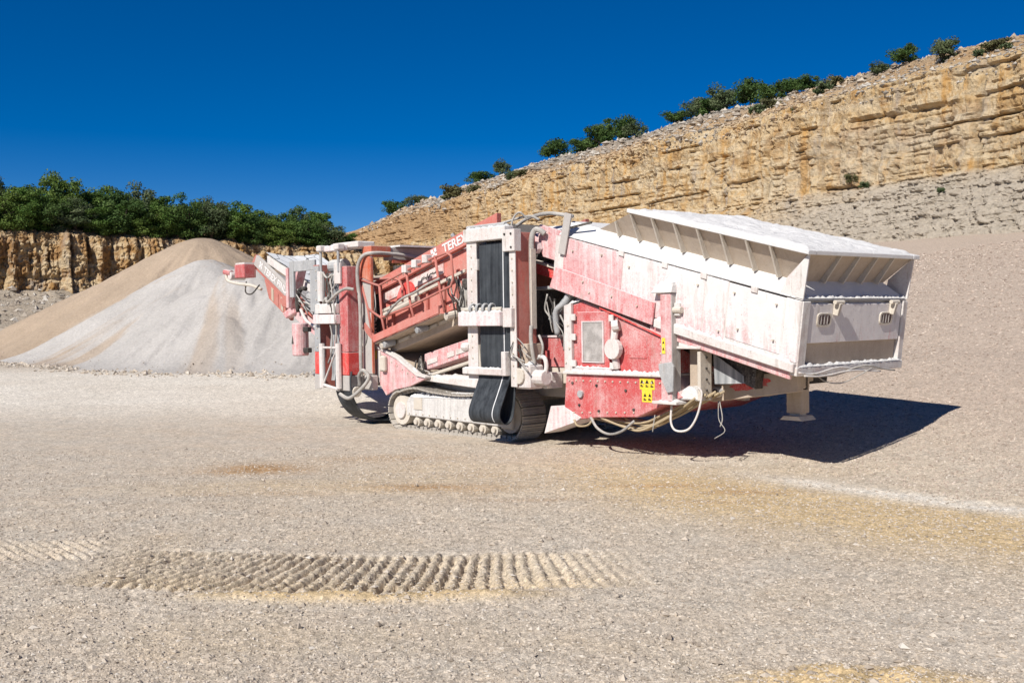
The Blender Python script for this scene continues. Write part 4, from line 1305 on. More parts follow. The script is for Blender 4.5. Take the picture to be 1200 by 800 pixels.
for u, w_ in ((1.29, .69), (2.25, .95), (1.66, 1.0), (1.15, 1.02), (1.7, .62), (2.4, .68)):
    MB().tube([(u, -.02, w_), (u, .01, w_)], .02, 8).build('bolt', 'dark', root)

# --- post, bracket, goose neck, landing leg
post = MB().box(3.0, 3.19, -0.10, 0.10, 0.84, 2.33).build('post', 'pink', root, 0.01)
MB().box(3.012, 3.20, -0.088, 0.088, 0.85, 2.32).build('post_shade_face', 'grey_pole', post)  # grey slab paints the shaded tone onto the post's less-lit face
MB().hexa([(2.84, -.13, 2.34), (3.22, -.13, 2.34), (3.22, .13, 2.34), (2.84, .13, 2.34)], [(3.0, -.09, 2.50), (3.22, -.09, 2.46), (3.22, .09, 2.46), (3.0, .09, 2.50)]).build('post_cap', 'powder', post, 0.01)
MB().box(2.86, 3.30, -0.14, 0.14, 0.80, 0.838).build('post_foot', 'white', post, 0.006)
MB().prism([(2.99, 1.36), (3.22, 1.39), (3.26, 1.33), (3.24, .98), (3.14, .96), (3.0, 1.22)], -0.14, -0.105).build('pivot_plate', 'steel', post, 0.006)
MB().box(3.205, 3.30, -0.05, 0.09, 2.02, 2.20).build('hinge_block', 'white', post, 0.01)
MB().tube([(3.34, -0.04, 2.10), (3.17, -0.04, 2.10)], .045, 10).build('hinge_pin', 'cream', post)
sticker = MB().box(3.03, 3.09, -0.107, -0.103, 1.50, 1.72).build('warning_sticker', 'yellow', post)
mb = MB()
for w_ in (1.55, 1.64):
    mb.add([(3.04, -.109, w_), (3.08, -.109, w_), (3.06, -.109, w_ + .04)], [(0, 1, 2)])
mb.build('warning_print', 'black', sticker)
br = MB().box(3.22, 3.58, 0.26, 0.30, 0.86, 1.56).build('bracket', 'beige', root, 0.006)
MB().box(3.545, 3.60, 0.02, 0.257, 0.86, 1.53).build('bracket_flange', 'cream', br, 0.006)
MB().box(3.20, 3.62, 0.0, 0.32, 1.565, 1.60).build('bracket_top', 'white', br, 0.006)
MB().prism([(3.22, .86), (3.55, .86), (3.52, 1.0), (3.40, 1.06), (3.27, 1.0)], 0.02, 0.24).build('bracket_foot', 'powder', br, 0.02)
MB().hexa([(3.22, .02, 1.60), (3.45, .02, 1.60), (3.45, .2, 1.60), (3.22, .2, 1.60)], [(3.22, .05, 1.95), (3.30, .05, 1.95), (3.30, .16, 1.95), (3.22, .16, 1.95)]).build('gusset', 'white', br, 0.006)
for w_ in (1.0, 1.15, 1.3, 1.45):
    MB().tube([(3.603, .14, w_), (3.62, .14, w_)], .016, 6).build('bolt', 'dark', br)
MB().hexa([(3.60, .30, 1.50), (3.62, .30, 1.08), (4.15, .45, 1.10), (4.12, .45, 1.12)], [(3.60, .31, 1.50), (3.62, .31, 1.08), (4.15, .46, 1.10), (4.12, .46, 1.12)]).build('rubber_flap', 'belt_grey', root)
MB().box(3.2, 4.6, 1.0, 1.05, 1.0, 1.75).build('dark_skirt', 'dark', root)
for v0 in (0.60, 1.78):
    gn = MB().prism([(3.0, .84), (3.36, .80), (4.74 if v0 < 1 else 4.0, 1.00 if v0 < 1 else .92), (4.74 if v0 < 1 else 4.0, 1.28 if v0 < 1 else 1.18), (4.2 if v0 < 1 else 3.9, 1.22 if v0 < 1 else 1.16), (3.27, 1.02), (3.0, 1.02)], v0, v0 + .14).build('goose_neck', 'beige', root, 0.008)
    if v0 < 1:
        V, F = [], []
        rr_ = random.Random(5)
        for k in range(30):
            a = 6.283 * k / 30
            r_ = 1 + rr_.uniform(-.16, .16)
            V.append((3.98 + .33 * r_ * math.cos(a), v0 - .003, 1.07 + .075 * r_ * math.sin(a) + .05 * math.cos(a)))
        MB().add(V, [tuple(range(29, -1, -1))]).build('paint_patch', 'bright_red', gn)
        MB().tube([(3.46, v0 - .09, .95), (3.46, v0 + .02, .95)], .075, 14).build('coupling', 'white', gn, 0.01)
        MB().tube([(3.46, v0 - .10, .95), (3.46, v0 - .085, .95)], .04, 12).build('coupling_bore', 'dark', gn)
MB().box(4.40, 4.60, 0.745, 1.095, 1.02, 1.22).build('cross_member', 'beige', root, 0.008)
leg = MB().box(4.22, 4.46, 1.10, 1.30, 0.66, 1.62).build('landing_leg', 'beige', root, 0.01)
MB().box(4.255, 4.425, 1.13, 1.27, 0.62, 0.68).build('leg_ram', 'cream', leg)
MB().prism([(4.16, .57), (4.52, .57), (4.46, .625), (4.22, .625)], 1.03, 1.37).build('leg_foot', 'cream', leg, 0.005)
MB().box(4.18, 4.50, 1.06, 1.34, 1.10, 1.30).build('leg_collar', 'beige', leg, 0.008)
# chassis beams
for v0 in (0.62, 1.80):
    MB().box(-5.9, 3.0, v0, v0 + .14, .72, 1.0).build('chassis_beam', 'cream', root, 0.008)

# --- hoses under the power unit
rr_ = random.Random(11)
for k in range(11):
    v = 0.04 + 0.035 * k
    u0, u1 = rr_.uniform(1.35, 2.1), rr_.uniform(3.2, 3.75)
    sag = rr_.uniform(.05, .16)
    pts = []
    for i in range(8):
        f_ = i / 7
        wl = 0.54 + max(0, (u0 + (u1 - u0) * f_ - 2.45)) * 0.36
        pts.append((u0 + (u1 - u0) * f_, v + rr_.uniform(-.02, .02), wl - sag * math.sin(math.pi * f_) - .02))
    MB().tube(spline(pts, 4), rr_.uniform(.016, .024), 6).build('hose', 'hose_tan', root, smooth=True)
for pts, r_, mt in (([(1.55, -.03, .52), (1.72, -.06, .37), (1.95, -.06, .30), (2.2, -.05, .36), (2.42, -.02, .52)], .02, 'hose'),
                    ([(1.2, -.03, .46), (1.3, -.06, .38), (1.5, -.05, .40), (1.6, -.02, .5)], .016, 'hose_tan'),
                    ([(3.12, -.02, .78), (3.13, -.05, .55), (3.22, -.05, .44), (3.42, -.03, .47), (3.55, .0, .66), (3.62, .02, .95), (3.58, 0, 1.05)], .016, 'white'),
                    ([(3.7, .3, .85), (3.76, .28, .62), (3.72, .28, .50)], .008, 'hose'), ([(3.68, .3, .85), (3.70, .28, .60), (3.80, .28, .45), (3.62, .28, .33)], .006, 'hose'),
                    ([(2.75, .05, .62), (2.74, .03, .48), (2.72, .03, .38)], .008, 'hose')):
    MB().tube(spline(pts, 6), r_, 6).build('hose', mt, root, smooth=True)

# --- interior between side conveyor and power unit
MB().box(-0.6, 0.98, 0.75, 2.2, 0.95, 2.5).build('inner_housing', 'dark', root)
MB().box(0.02, 0.98, 0.22, 0.26, 1.24, 1.70).build('inner_panel', 'red', root, 0.006)
MB().box(0.02, 0.98, 0.20, 0.75, 1.71, 1.735).build('inner_shelf', 'pink_pale', root)
MB().box(0.0, 0.98, 0.24, 0.60, 0.98, 1.235).build('inner_step', 'cream', root, 0.01)
MB().box(-.2, 0.95, 0.22, 0.75, 2.47, 2.52).build('inner_tray', 'steel', root, 0.006)
MB().hexa([(0.98, .1, 2.45), (1.12, .1, 2.40), (0.62, .1, 1.92), (0.50, .1, 2.0)], [(0.98, .2, 2.45), (1.12, .2, 2.40), (0.62, .2, 1.92), (0.50, .2, 2.0)]).build('rubber_chute', 'belt_grey', root, 0.01)
MB().tube(spline([(1.05, .06, 2.42), (0.98, .02, 2.25), (.80, .0, 2.1), (.78, .05, 1.75)], 6), .05, 8).build('duct_hose', 'steel', root, smooth=True)
mb = MB()
mb.box(0.35, 0.70, -.02, .22, .92, 1.16)
mb.tube([(0.42, -.06, 1.08), (0.42, .1, 1.08)], .12, 10)
mb.tube([(0.62, -.10, 1.0), (0.62, .1, 1.0)], .09, 10)
mb.build('drive_motor', 'white', root, 0.01)

# --- crawler tracks
PITCH = 0.128


def track_path():
    cf, rf = (-0.43, 0.425), 0.40
    cr_, rr_ = (-3.46, 0.345), 0.33
    pts = []
    for k in range(25):
        a = -math.pi / 2 + math.pi * k / 24
        pts.append((cf[0] + rf * math.cos(a), cf[1] + rf * math.sin(a)))
    top = []
    for k in range(1, 20):
        f_ = k / 20
        u = cf[0] + (cr_[0] - cf[0]) * f_
        w_ = (cf[1] + rf) + ((cr_[1] + rr_) - (cf[1] + rf)) * f_
        sag = -0.085 * math.sin(math.pi * min(1, f_ / 0.72)) if f_ < 0.72 else 0.06 * math.sin(math.pi * (f_ - .72) / .28)
        top.append((u, w_ + sag))
    pts += top
    for k in range(25):
        a = math.pi / 2 + math.pi * k / 24
        pts.append((cr_[0] + rr_ * math.cos(a), cr_[1] + rr_ * math.sin(a)))
    pts.append((cf[0], cf[1] - rf))
    return pts


shoe_mb = MB()
shoe_mb.box(-.058, .058, 0, .5, 0, .022)
shoe_mb.box(-.058, -.042, 0.002, .498, .022, .045)
shoe_mb.box(-.008, .008, 0.002, .498, .022, .040)
shoe_mb.box(.040, .054, 0.002, .498, .022, .036)
shoe_mb.box(-.05, .05, .12, .17, -.05, 0)
shoe_mb.box(-.05, .05, .33, .38, -.05, 0)
shoe_me = bpy.data.meshes.new('shoe')
shoe_me.from_pydata([tuple(p) for p in shoe_mb.v], [], shoe_mb.f)
shoe_me.materials.append(M['track'])
roll_mb = MB().tube([(0, .08, 0), (0, .42, 0)], .085, 12).tube([(0, .04, 0), (0, .08, 0)], .05, 10)
roll_me = bpy.data.meshes.new('roller')
roll_me.from_pydata([tuple(p) for p in roll_mb.v], [], roll_mb.f)
roll_me.materials.append(M['cream'])
tp = [Vector(p) for p in track_path()]
cum = [0]
for i in range(1, len(tp)): cum.append(cum[-1] + (tp[i] - tp[i - 1]).length)
for v0 in (0.0, 2.05):
    tr = MB().prism([(-3.30, .25), (-.62, .22), (-.50, .30), (-.50, .60), (-1.0, .66), (-3.22, .60), (-3.30, .52)], v0 + .05, v0 + .45).build('crawler_track', 'track_frame', root, 0.02)
    MB().tube([(-3.46, v0 + .06, .345), (-3.46, v0 + .44, .345)], .27, 20).build('idler_wheel', 'cream', tr)
    MB().tube([(-3.46, v0 + .02, .345), (-3.46, v0 + .48, .345)], .15, 16).build('idler_hub', 'white', tr)
    MB().tube([(-.43, v0 + .08, .425), (-.43, v0 + .42, .425)], .30, 20).build('drive_sprocket', 'track', tr)
    MB().box(-.62, -.30, v0 + .03, v0 + .2, .20, .64).build('sprocket_guard', 'cream', tr, 0.02)
    MB().prism([(-3.05, .38), (-2.8, .38), (-2.8, .60), (-3.05, .60)], v0 + .035, v0 + .05).build('access_plate', 'cream', tr, 0.004)
    for uu_ in (-3.15, -2.85):
        MB().tube([(uu_, v0 + .2, .62), (uu_ + .06, v0 + .2, .72), (uu_ + .12, v0 + .2, .62)], .035, 6).build('lifting_eye', 'white', tr)
    for k in range(8):
        o = bpy.data.objects.new('roller', roll_me)
        COL.objects.link(o)
        o.parent = tr
        o.location = (-3.02 + k * .315, v0, .155)
    L_ = cum[-1]
    nsh = int(L_ / PITCH)
    for k in range(nsh):
        s_ = (k + .5) * L_ / nsh
        i = max(1, next(j for j, c_ in enumerate(cum) if c_ >= s_))
        f_ = (s_ - cum[i - 1]) / (cum[i] - cum[i - 1])
        p = tp[i - 1].lerp(tp[i], f_)
        d = (tp[i] - tp[i - 1]).normalized()
        o = bpy.data.objects.new('shoe', shoe_me)
        COL.objects.link(o)
        o.parent = tr
        # x along -path direction so that z points outward
        xa = Vector((-d.x, 0, -d.y))
        za = Vector((d.y, 0, -d.x))
        o.matrix_local = Matrix(((xa.x, 0, za.x, p.x), (0, 1, 0, v0), (xa.z, 0, za.z, p.y), (0, 0, 0, 1)))
    if v0 < 1:
        MB().hexa([(-2.75, .06, .70), (-.9, .06, .74), (-.9, .45, .74), (-2.75, .45, .70)], [(-2.6, .08, .71), (-1.1, .08, .745), (-1.1, .43, .745), (-2.6, .43, .71)]).build('dust_layer', 'powder', tr)

# --- front side conveyor, folded upright
scv = MB().box(-.83, -.60, -.44, -.10, 1.05, 3.46).build('side_conveyor', 'white', root, 0.01)
MB().box(-.82, -.57, -.455, -.443, 1.05, 3.40).build('frame_flange', 'white', scv)
MB().box(.26, .37, -.44, -.02, .95, 3.36).build('frame_side', 'salmon', scv, 0.008)
MB().box(.245, .385, -.465, -.443, .95, 3.36).build('frame_flange', 'white', scv, 0.004)
MB().box(-.86, .18, -.50, -.30, 3.26, 3.47).build('head_bar', 'white', scv, 0.012)
MB().box(.13, .42, -.51, -.36, 3.06, 3.40).build('corner_bracket', 'white', scv, 0.008)
MB().tube([(-.85, -.40, 3.50), (.1, -.40, 3.50)], .035, 8).build('top_pipe', 'steel', scv)
for u, w_ in ((.35, 3.33), (.35, 3.12), (.2, 3.33), (.33, 2.14), (.33, 1.96)):
    MB().tube([(u, -.525, w_), (u, -.48, w_)], .018, 8).build('bolt', 'dark', scv)
MB().box(-.58, .25, -.22, -.12, 2.6, 3.3).build('tail_drum_guard', 'dark', scv)
beltp = [(-.40, 3.22), (-.425, 3.16), (-.43, 2.6), (-.43, 2.0), (-.43, 1.4), (-.44, 1.2), (-.50, 1.02), (-.60, .80), (-.69, .60), (-.70, .48), (-.64, .385), (-.54, .36), (-.44, .43), (-.385, .60), (-.36, .85), (-.34, 1.15), (-.34, 1.8)]
bp = [(p.x, p.y) for p in spline([(a, b, 0) for a, b in beltp], 5)]
belt = MB().ribbon(bp, -.53, .235).build('rubber_belt', 'belt', scv, smooth=False)
edge_ = [(v, w_) for v, w_ in bp]
for u0_, u1_, mt in ((.05, .070, 'chalk'),):
    off = []
    for i in range(len(bp)):
        a, b = Vector(bp[max(i - 1, 0)]), Vector(bp[min(i + 1, len(bp) - 1)])
        d = (b - a).normalized()
        off.append((bp[i][0] + d.y * 0.004, bp[i][1] - d.x * 0.004))
    cut = [p for p in off[:int(len(off) * .62)]]
    MB().ribbon(cut, u0_, u1_, 0.003).build('chalk_line', mt, belt)
MB().box(-.90, .14, -.60, -.46, 1.90, 2.13).build('clamp_bar', 'pink_pale', scv, 0.012)
MB().box(.15, .36, -.54, -.46, 1.88, 2.18).build('clamp_plate', 'white', scv, 0.008)
MB().tube([(-.88, -.52, 2.17), (.12, -.52, 2.17)], .03, 8).build('clamp_rod', 'cream', scv)
for k in range(4):
    c0 = -.62 + k * .16
    pts = [(c0 + .03 * i / 12, -.52 + .075 * math.cos(i * .6), 2.17 + .085 * math.sin(i * .6)) for i in range(22)]
    MB().tube(pts, .014, 6).build('coil', 'steel', scv, smooth=True)
MB().box(-.86, .16, -.56, -.47, 1.12, 1.23).build('lower_bar', 'white', scv, 0.012)
MB().box(.12, .22, -.56, -.44, 1.12, 1.50).build('bar_lug', 'white', scv, 0.008)
MB().tube([(-.98, -.42, 1.56), (-.80, -.42, 1.56)], .075, 10).build('pivot_boss', 'white', scv, 0.01)
MB().hexa([(-.58, -.44, 1.1), (-.50, -.44, 1.1), (-.50, -.12, 1.1), (-.58, -.12, 1.1)], [(-.585, -.44, 1.6), (-.56, -.44, 1.6), (-.56, -.12, 1.6), (-.585, -.12, 1.6)]).build('gusset', 'cream', scv)
MB().box(-.62, -.55, -.46, -.40, 2.80, 2.98).build('lug', 'white', scv, 0.006)
# pipe loop on the right side
pipe = [(0.55, .02, 3.33), (.50, -.02, 3.38), (.42, -.06, 3.40), (.40, -.12, 3.28), (.41, -.14, 3.0), (.41, -.14, 2.4), (.42, -.14, 1.85)]
MB().tube(spline(pipe, 6), .045, 10).build('hydraulic_pipe', 'hose', scv, smooth=True)
MB().box(.445, .465, -.20, -.10, 1.85, 3.1).build('pipe_cover', 'cream', scv)
mt_ = MB().box(.26, .62, -.42, -.10, .92, 1.30).build('belt_motor', 'white', root, 0.03)
MB().tube([(.52, -.26, 1.10), (.84, -.26, 1.10)], .12, 12).build('motor_barrel', 'white', mt_, 0.01)
MB().tube([(.40, -.46, 1.12), (.40, -.41, 1.12)], .13, 12).build('motor_flange', 'cream', mt_, 0.008)
MB().box(.26, .52, -.36, -.06, 1.31, 1.62).build('motor_bracket', 'beige', mt_, 0.008)
for pts, r_, mt2 in (([(.50, -.25, 1.9), (.52, -.28, 1.7), (.56, -.28, 1.45), (.58, -.26, 1.3)], .032, 'hose'), ([(.62, -.2, 1.75), (.72, -.22, 1.6), (.70, -.22, 1.45), (.60, -.22, 1.38)], .02, 'hose'),
                     ([(.36, -.48, 1.45), (.5, -.5, 1.36), (.66, -.48, 1.2)], .016, 'hose'), ([(.62, -.2, 1.42), (.76, -.22, 1.40), (.82, -.24, 1.28), (.80, -.26, 1.12)], .035, 'white')):
    MB().tube(spline(pts, 6), r_, 8).build('motor_hose', mt2, mt_, smooth=True)
# pipes over the head
for pts, r_ in (([(-.2, .1, 3.52), (.1, .1, 3.62), (.5, .15, 3.66), (1.0, .2, 3.58)], .03), ([(-.3, -.3, 3.5), (-.1, -.2, 3.56), (.3, -.1, 3.62), (.45, 0, 3.56)], .02), ([(.1, -.3, 3.40), (.12, -.25, 3.6), (.22, -.2, 3.68), (.3, -.1, 3.56)], .016)):
    MB().tube(spline(pts, 6), r_, 8).build('head_pipe', 'hose', root, smooth=True)

# --- screen box
def sl(u, c):
    return c + 0.262 * (u + 4.2)


SB = [(-4.35, sl(-4.35, 1.62)), (-.9, sl(-.9, 1.62)), (-.9, sl(-.9, 2.58)), (-4.35, sl(-4.35, 2.58))]
scr = MB().prism(SB, .22, 2.2).build('screen_box', 'beam_red', root, 0.012)
beam = MB().prism([(-4.62, sl(-4.62, 2.58)), (-.72, sl(-.72, 2.60)), (-.72, sl(-.72, 2.86)), (-1.6, sl(-1.6, 2.86)), (-4.70, sl(-4.70, 2.80))], .12, .22).build('top_beam', 'beam_red', scr, 0.006)
MB().prism([(-4.62, sl(-4.62, 2.58)), (-.72, sl(-.72, 2.60)), (-.72, sl(-.72, 2.86)), (-4.70, sl(-4.70, 2.80))], 2.2, 2.3).build('top_beam', 'salmon', scr, 0.006)
MB().prism([(-4.2, sl(-4.2, 2.34)), (-2.3, sl(-2.3, 2.34)), (-2.3, sl(-2.3, 2.52)), (-4.2, sl(-4.2, 2.52))], .20, .219).build('badge_plate', 'badge', scr, 0.003)
V = [(-3.45 + .30 * math.cos(math.pi * k / 18), .196, sl(-3.45 + .30 * math.cos(math.pi * k / 18), 2.26) + .26 * math.sin(math.pi * k / 18)) for k in range(19)]
MB().add(V, [tuple(range(18, -1, -1))]).build('badge_arc', 'bright_red', scr)
rr_ = random.Random(3)
mb = MB()
for k in range(9):
    u = -2.98 + k * .055
    mb.bar((u, .197, sl(u, 2.40) + rr_.uniform(-.03, .03)), (u + .05, .197, sl(u, 2.46) + rr_.uniform(-.03, .03)), .004, .022, (0, 0, 1))
mb.build('badge_print', 'dark', scr)
for u in (-3.9, -3.35, -2.8, -2.3, -1.9, -1.4):
    MB().prism([(u, sl(u, 1.66)), (u + .05, sl(u + .05, 1.66)), (u + .05, sl(u + .05, 2.28)), (u, sl(u, 2.28))], .17, .219).build('stiffener', 'salmon', scr, 0.004)
MB().prism([(-4.15, sl(-4.15, 2.14)), (-1.6, sl(-1.6, 2.14)), (-1.6, sl(-1.6, 2.20)), (-4.15, sl(-4.15, 2.20))], .12, .169).build('stiffener_rail', 'cream', scr, 0.006)
MB().tube([(-4.05, .06, sl(-4.05, 2.04)), (-2.9, .06, sl(-2.9, 2.06))], .055, 10).build('tension_tube', 'cream', scr)
# upright, dark machinery at the upper right end
for k, (u, w_, r_) in enumerate(((-1.25, 2.75, .12), (-1.45, 2.62, .09), (-1.15, 2.5, .1))):
    MB().tube([(u, .0, w_), (u, .2, w_)], r_, 12).build('exciter_housing', ('pink', 'dark', 'grey_pole')[k], scr, 0.01)
for k in range(6):
    u = -1.62 + .03 * k
    MB().tube(spline([(u, .1, 2.7), (u + .06, .04, 2.45), (u - .02, .05, 2.25), (u + .08, .1, 2.05)], 4), .018, 6).build('screen_hose', 'hose', scr, smooth=True)
for k in range(5):
    w_ = 2.36 + k * .07
    MB().box(-1.52, -1.1, .10, .16, w_, w_ + .045).build('louvre', 'pink_pale', scr)
# text on the beam
def text_obj(body_, size, origin, beta, v, name, parent, sx=1.0, mat='letter'):
    cu = bpy.data.curves.new(name, 'FONT')
    cu.body = body_
    cu.size = size
    cu.extrude = 0.0015
    cu.offset = 0.006 * size / 0.2
    tmp = bpy.data.objects.new('tmp_text', cu)
    COL.objects.link(tmp)
    bpy.context.view_layer.update()
    dg = bpy.context.evaluated_depsgraph_get()
    me = bpy.data.meshes.new_from_object(tmp.evaluated_get(dg))
    bpy.data.objects.remove(tmp)
    c_, s_ = math.cos(beta), math.sin(beta)
    me.transform(Matrix(((c_ * sx, -s_, 0, origin[0]), (0, 0, -1, v), (s_ * sx, c_, 0, origin[1]), (0, 0, 0, 1))))
    me.materials.clear()
    me.materials.append(M[mat])
    return link(name, me, parent)


def logo(u, w_, s_, beta, v, parent):
    c_, sn = math.cos(beta), math.sin(beta)
    mb = MB()
    for (a, b, c0, d) in ((0, 0, .42, .42), (.58, 0, 1, .42), (0, .58, .42, 1), (.58, .58, 1, 1), (.3, .3, .7, .7)):
        q = [(a, b), (c0, b), (c0, d), (a, d)]
        P_ = [(u + s_ * (x * c_ - y * sn), v, w_ + s_ * (x * sn + y * c_)) for x, y in q]
        mb.hexa(P_, [(p[0], v + .002, p[2]) for p in P_])
    return mb.build('beam_emblem', 'letter', parent)


bt = math.atan(0.262)
text_obj('TEREX', 0.215, (-2.18, sl(-2.18, 2.655)), bt, 0.114, 'beam_lettering', beam, 1.12)
logo(-2.52, sl(-2.52, 2.645), .17, bt, 0.114, beam)
logo(-4.50, sl(-4.50, 2.62), .15, bt, 0.114, beam)
# walkway with handrail
wk = MB().prism([(-3.98, 1.60), (-1.95, 2.12), (-1.95, 2.26), (-3.98, 1.74)], -.20, -.16).build('walkway', 'beam_red', root, 0.005)
MB().prism([(-3.98, 1.57), (-1.95, 2.09), (-1.95, 2.115), (-3.98, 1.595)], -.16, .18).build('walkway_deck', 'beige', wk)
MB().prism([(-4.35, 1.86), (-4.30, 1.98), (-3.96, 1.72), (-3.97, 1.60)], -.19, -.15).build('walkway_end', 'salmon', wk, 0.004)
R_ = .024
for pts in ([(-4.42, -.17, 2.79), (-3.80, -.17, 2.66), (-2.92, -.17, 2.90), (-2.05, -.17, 3.10), (-1.72, -.17, 3.16), (-1.60, -.17, 3.10), (-1.55, -.17, 2.70), (-1.62, -.17, 2.58), (-1.85, -.17, 2.52), (-2.8, -.17, 2.26), (-3.75, -.17, 2.06), (-4.18, -.17, 2.24)],
            [(-4.42, -.17, 2.79), (-4.30, .05, 2.80), (-3.75, .12, 2.80), (-3.55, .12, 2.76), (-3.45, .12, 2.62), (-3.44, .1, 2.36)],
            [(-4.42, -.17, 2.79), (-4.18, -.17, 2.24), (-4.05, -.17, 1.74)],
            [(-3.78, -.17, 2.66), (-3.72, -.17, 2.06), (-3.60, -.17, 1.70)],
            [(-2.92, -.17, 2.90), (-2.80, -.17, 2.26), (-2.66, -.17, 1.94)],
            [(-2.05, -.17, 3.10), (-1.92, -.17, 2.50), (-1.80, -.17, 2.14)]):
    MB().tube(pts, R_, 8).build('handrail', 'salmon', wk, smooth=True)
for (u, w_) in ((-2.92, 2.90), (-2.62, 2.98), (-2.30, 3.05)):
    MB().box(u - .07, u + .07, -.23, -.10, w_ - .04, w_ + .10).build('rail_clamp', 'white', wk, 0.01)
MB().tube(spline([(-3.55, -.2, 2.1), (-3.2, -.22, 2.3), (-2.9, -.24, 2.42), (-2.6, -.22, 2.5), (-2.3, -.2, 2.62), (-1.9, -.2, 2.72)], 5), .022, 6).build('hose', 'hose', wk, smooth=True)
# hanging machinery under the deck edge
for k, u in enumerate((-3.85, -3.75, -2.72, -1.85)):
    w_ = 1.52 + .262 * (u + 3.98)
    MB().tube([(u, -.12, w_ - .02), (u + .04, .1, w_ + .03)], .07, 10).build('deck_mount', ('cream', 'steel', 'steel', 'cream')[k], wk, 0.01)
# lower deck
MB().prism([(-3.92, 1.38), (-.9, 2.16), (-.9, 2.40), (-3.92, 1.60)], .14, 2.3).build('lower_deck', 'beige', root, 0.01)
for k in range(5):
    u = -3.6 + k * .42
    w0_ = 1.50 + .262 * (u + 3.92)
    MB().prism([(u, w0_), (u + .34, w0_ + .089), (u + .34, w0_ + .14), (u, w0_ + .05)], .11, .139).build('deck_slot_cover', 'cream', root)
# springs
for (u, v, w_) in ((-4.52, -.02, 1.78), (-4.40, .06, 1.78)):
    pts = [(u + .075 * math.cos(i * .62), v + .075 * math.sin(i * .62), w_ + .42 * i / 60) for i in range(61)]
    MB().tube(pts, .017, 6).build('spring', 'grey_pole', scr, smooth=True)
mb = MB()
mb.tube([(-4.62, -.10, 1.66), (-4.62, .05, 1.66)], .13, 14)
mb.tube([(-4.45, -.12, 1.60), (-4.45, .0, 1.60)], .085, 12)
mb.build('bearing', 'cream', scr, 0.01)
# fines conveyor under the screen
fc = MB().prism([(-3.05, 1.08), (-.7, 1.62), (-.7, 1.90), (-3.05, 1.38)], .30, 2.1).build('fines_conveyor', 'pink', root, 0.008)
for (a, b) in ((-2.95, -2.65), (-2.35, -2.15), (-2.1, -1.75)):
    c0, c1 = 1.16 + .23 * (a + 3.05), 1.16 + .23 * (b + 3.05)
    MB().prism([(a, c0), (b, c1), (b, c1 + .09), (a, c0 + .09)], .285, .299).build('dusty_plate', 'white', fc)
MB().prism([(-2.7, 1.0), (-1.2, 1.34), (-1.2, 1.39), (-2.7, 1.05)], .2, .29).build('conveyor_rail', 'cream', fc, 0.005)
MB().box(-3.0, -.62, .50, 2.0, .60, .98).build('trough', 'cream', root, 0.015)
MB().hexa([(-3.0, .10, .92), (-.7, .10, .80), (-.7, .5, .80), (-3.0, .5, .92)], [(-3.0, .12, .99), (-.7, .12, .99), (-.7, .5, .99), (-3.0, .5, .99)]).build('trough_lip', 'white', root, 0.01)
# rear side chute
ch = MB().prism([(-4.46, 1.60), (-4.06, 1.46), (-3.51, 1.29), (-2.87, .99), (-2.60, .96), (-3.10, .80), (-3.58, .72), (-3.88, .60), (-4.22, .95)], 0.0, .05).build('rear_chute', 'pink', root, 0.006)
MB().prism([(-4.46, 1.605), (-4.06, 1.465), (-3.51, 1.295), (-2.87, .995), (-2.60, .965), (-2.60, 1.0), (-2.86, 1.04), (-3.49, 1.34), (-4.04, 1.51), (-4.46, 1.65)], -.03, .10).build('chute_rim', 'white', ch, 0.006)
MB().prism([(-4.40, 1.55), (-4.06, 1.44), (-3.0, 1.0), (-3.1, .82), (-3.88, .66), (-4.20, .97)], .05, 2.4).build('chute_body', 'beige', ch)
MB().prism([(-4.14, .9), (-4.06, .84), (-4.02, 1.42), (-4.10, 1.45)], -.02, 0).build('chute_strap', 'white', ch)
MB().box(-4.28, -4.16, -.006, -.002, 1.28, 1.44).build('warning_sticker', 'yellow', ch)
MB().tube(spline([(-3.0, .25, 1.25), (-2.95, .2, 1.05), (-2.8, .2, .99)], 4), .03, 6).build('hose', 'dark', ch, smooth=True)
MB().tube(spline([(-3.1, .25, 1.3), (-3.1, .2, 1.08), (-2.9, .2, 1.0)], 4), .03, 6).build('hose', 'dark', ch, smooth=True)

# --- rear side conveyor, folded upright
rc = MB().box(-5.69, -5.50, -.44, -.10, .70, 3.12).build('side_conveyor', 'salmon', root, 0.008)
MB().box(-5.66, -5.46, -.455, -.443, 1.42, 3.10).build('frame_flange', 'steel', rc)
MB().box(-5.66, -5.48, -.456, -.444, .98, 1.41).build('red_band', 'bright_red', rc)
MB().box(-5.68, -5.45, -.46, -.443, .68, .97).build('frame_foot', 'grey_pole', rc, 0.006)
MB().box(-4.76, -4.47, -.44, -.10, 1.42, 3.05).build('frame_side', 'red', rc, 0.008)
MB().box(-4.75, -4.47, -.44, -.10, .98, 1.41).build('red_band', 'bright_red', rc, 0.006)
MB().box(-4.76, -4.46, -.44, -.10, .68, .97).build('frame_foot', 'grey_pole', rc, 0.008)
MB().box(-4.84, -4.62, -.50, -.45, 2.72, 3.12).build('corner_bracket', 'white', rc, 0.01)
for k in range(3):
    MB().ribbon([(-.30 + .02 * math.sin(i * 1.1 + k), .85 + i * .14) for i in range(16)], -5.30 + k * .15, -5.17 + k * .15, .012).build('grey_belt', 'belt_grey', rc)
MB().tube([(-5.25, -.26, 3.08), (-4.80, -.26, 3.08)], .13, 14).build('head_roller', 'steel', rc)
for u in (-5.30, -4.66):
    MB().tube([(u, -.50, 2.92 if u < -5 else 2.95), (u, -.50, 3.42)], .028, 8).build('ram_rod', 'steel', rc)
    MB().box(u - .08, u + .08, -.56, -.40, 3.36, 3.48).build('ram_eye', 'white', rc, 0.02)
MB().tube([(-5.30, -.50, 2.40), (-5.30, -.50, 2.98)], .075, 12).build('ram_barrel', 'white', rc)
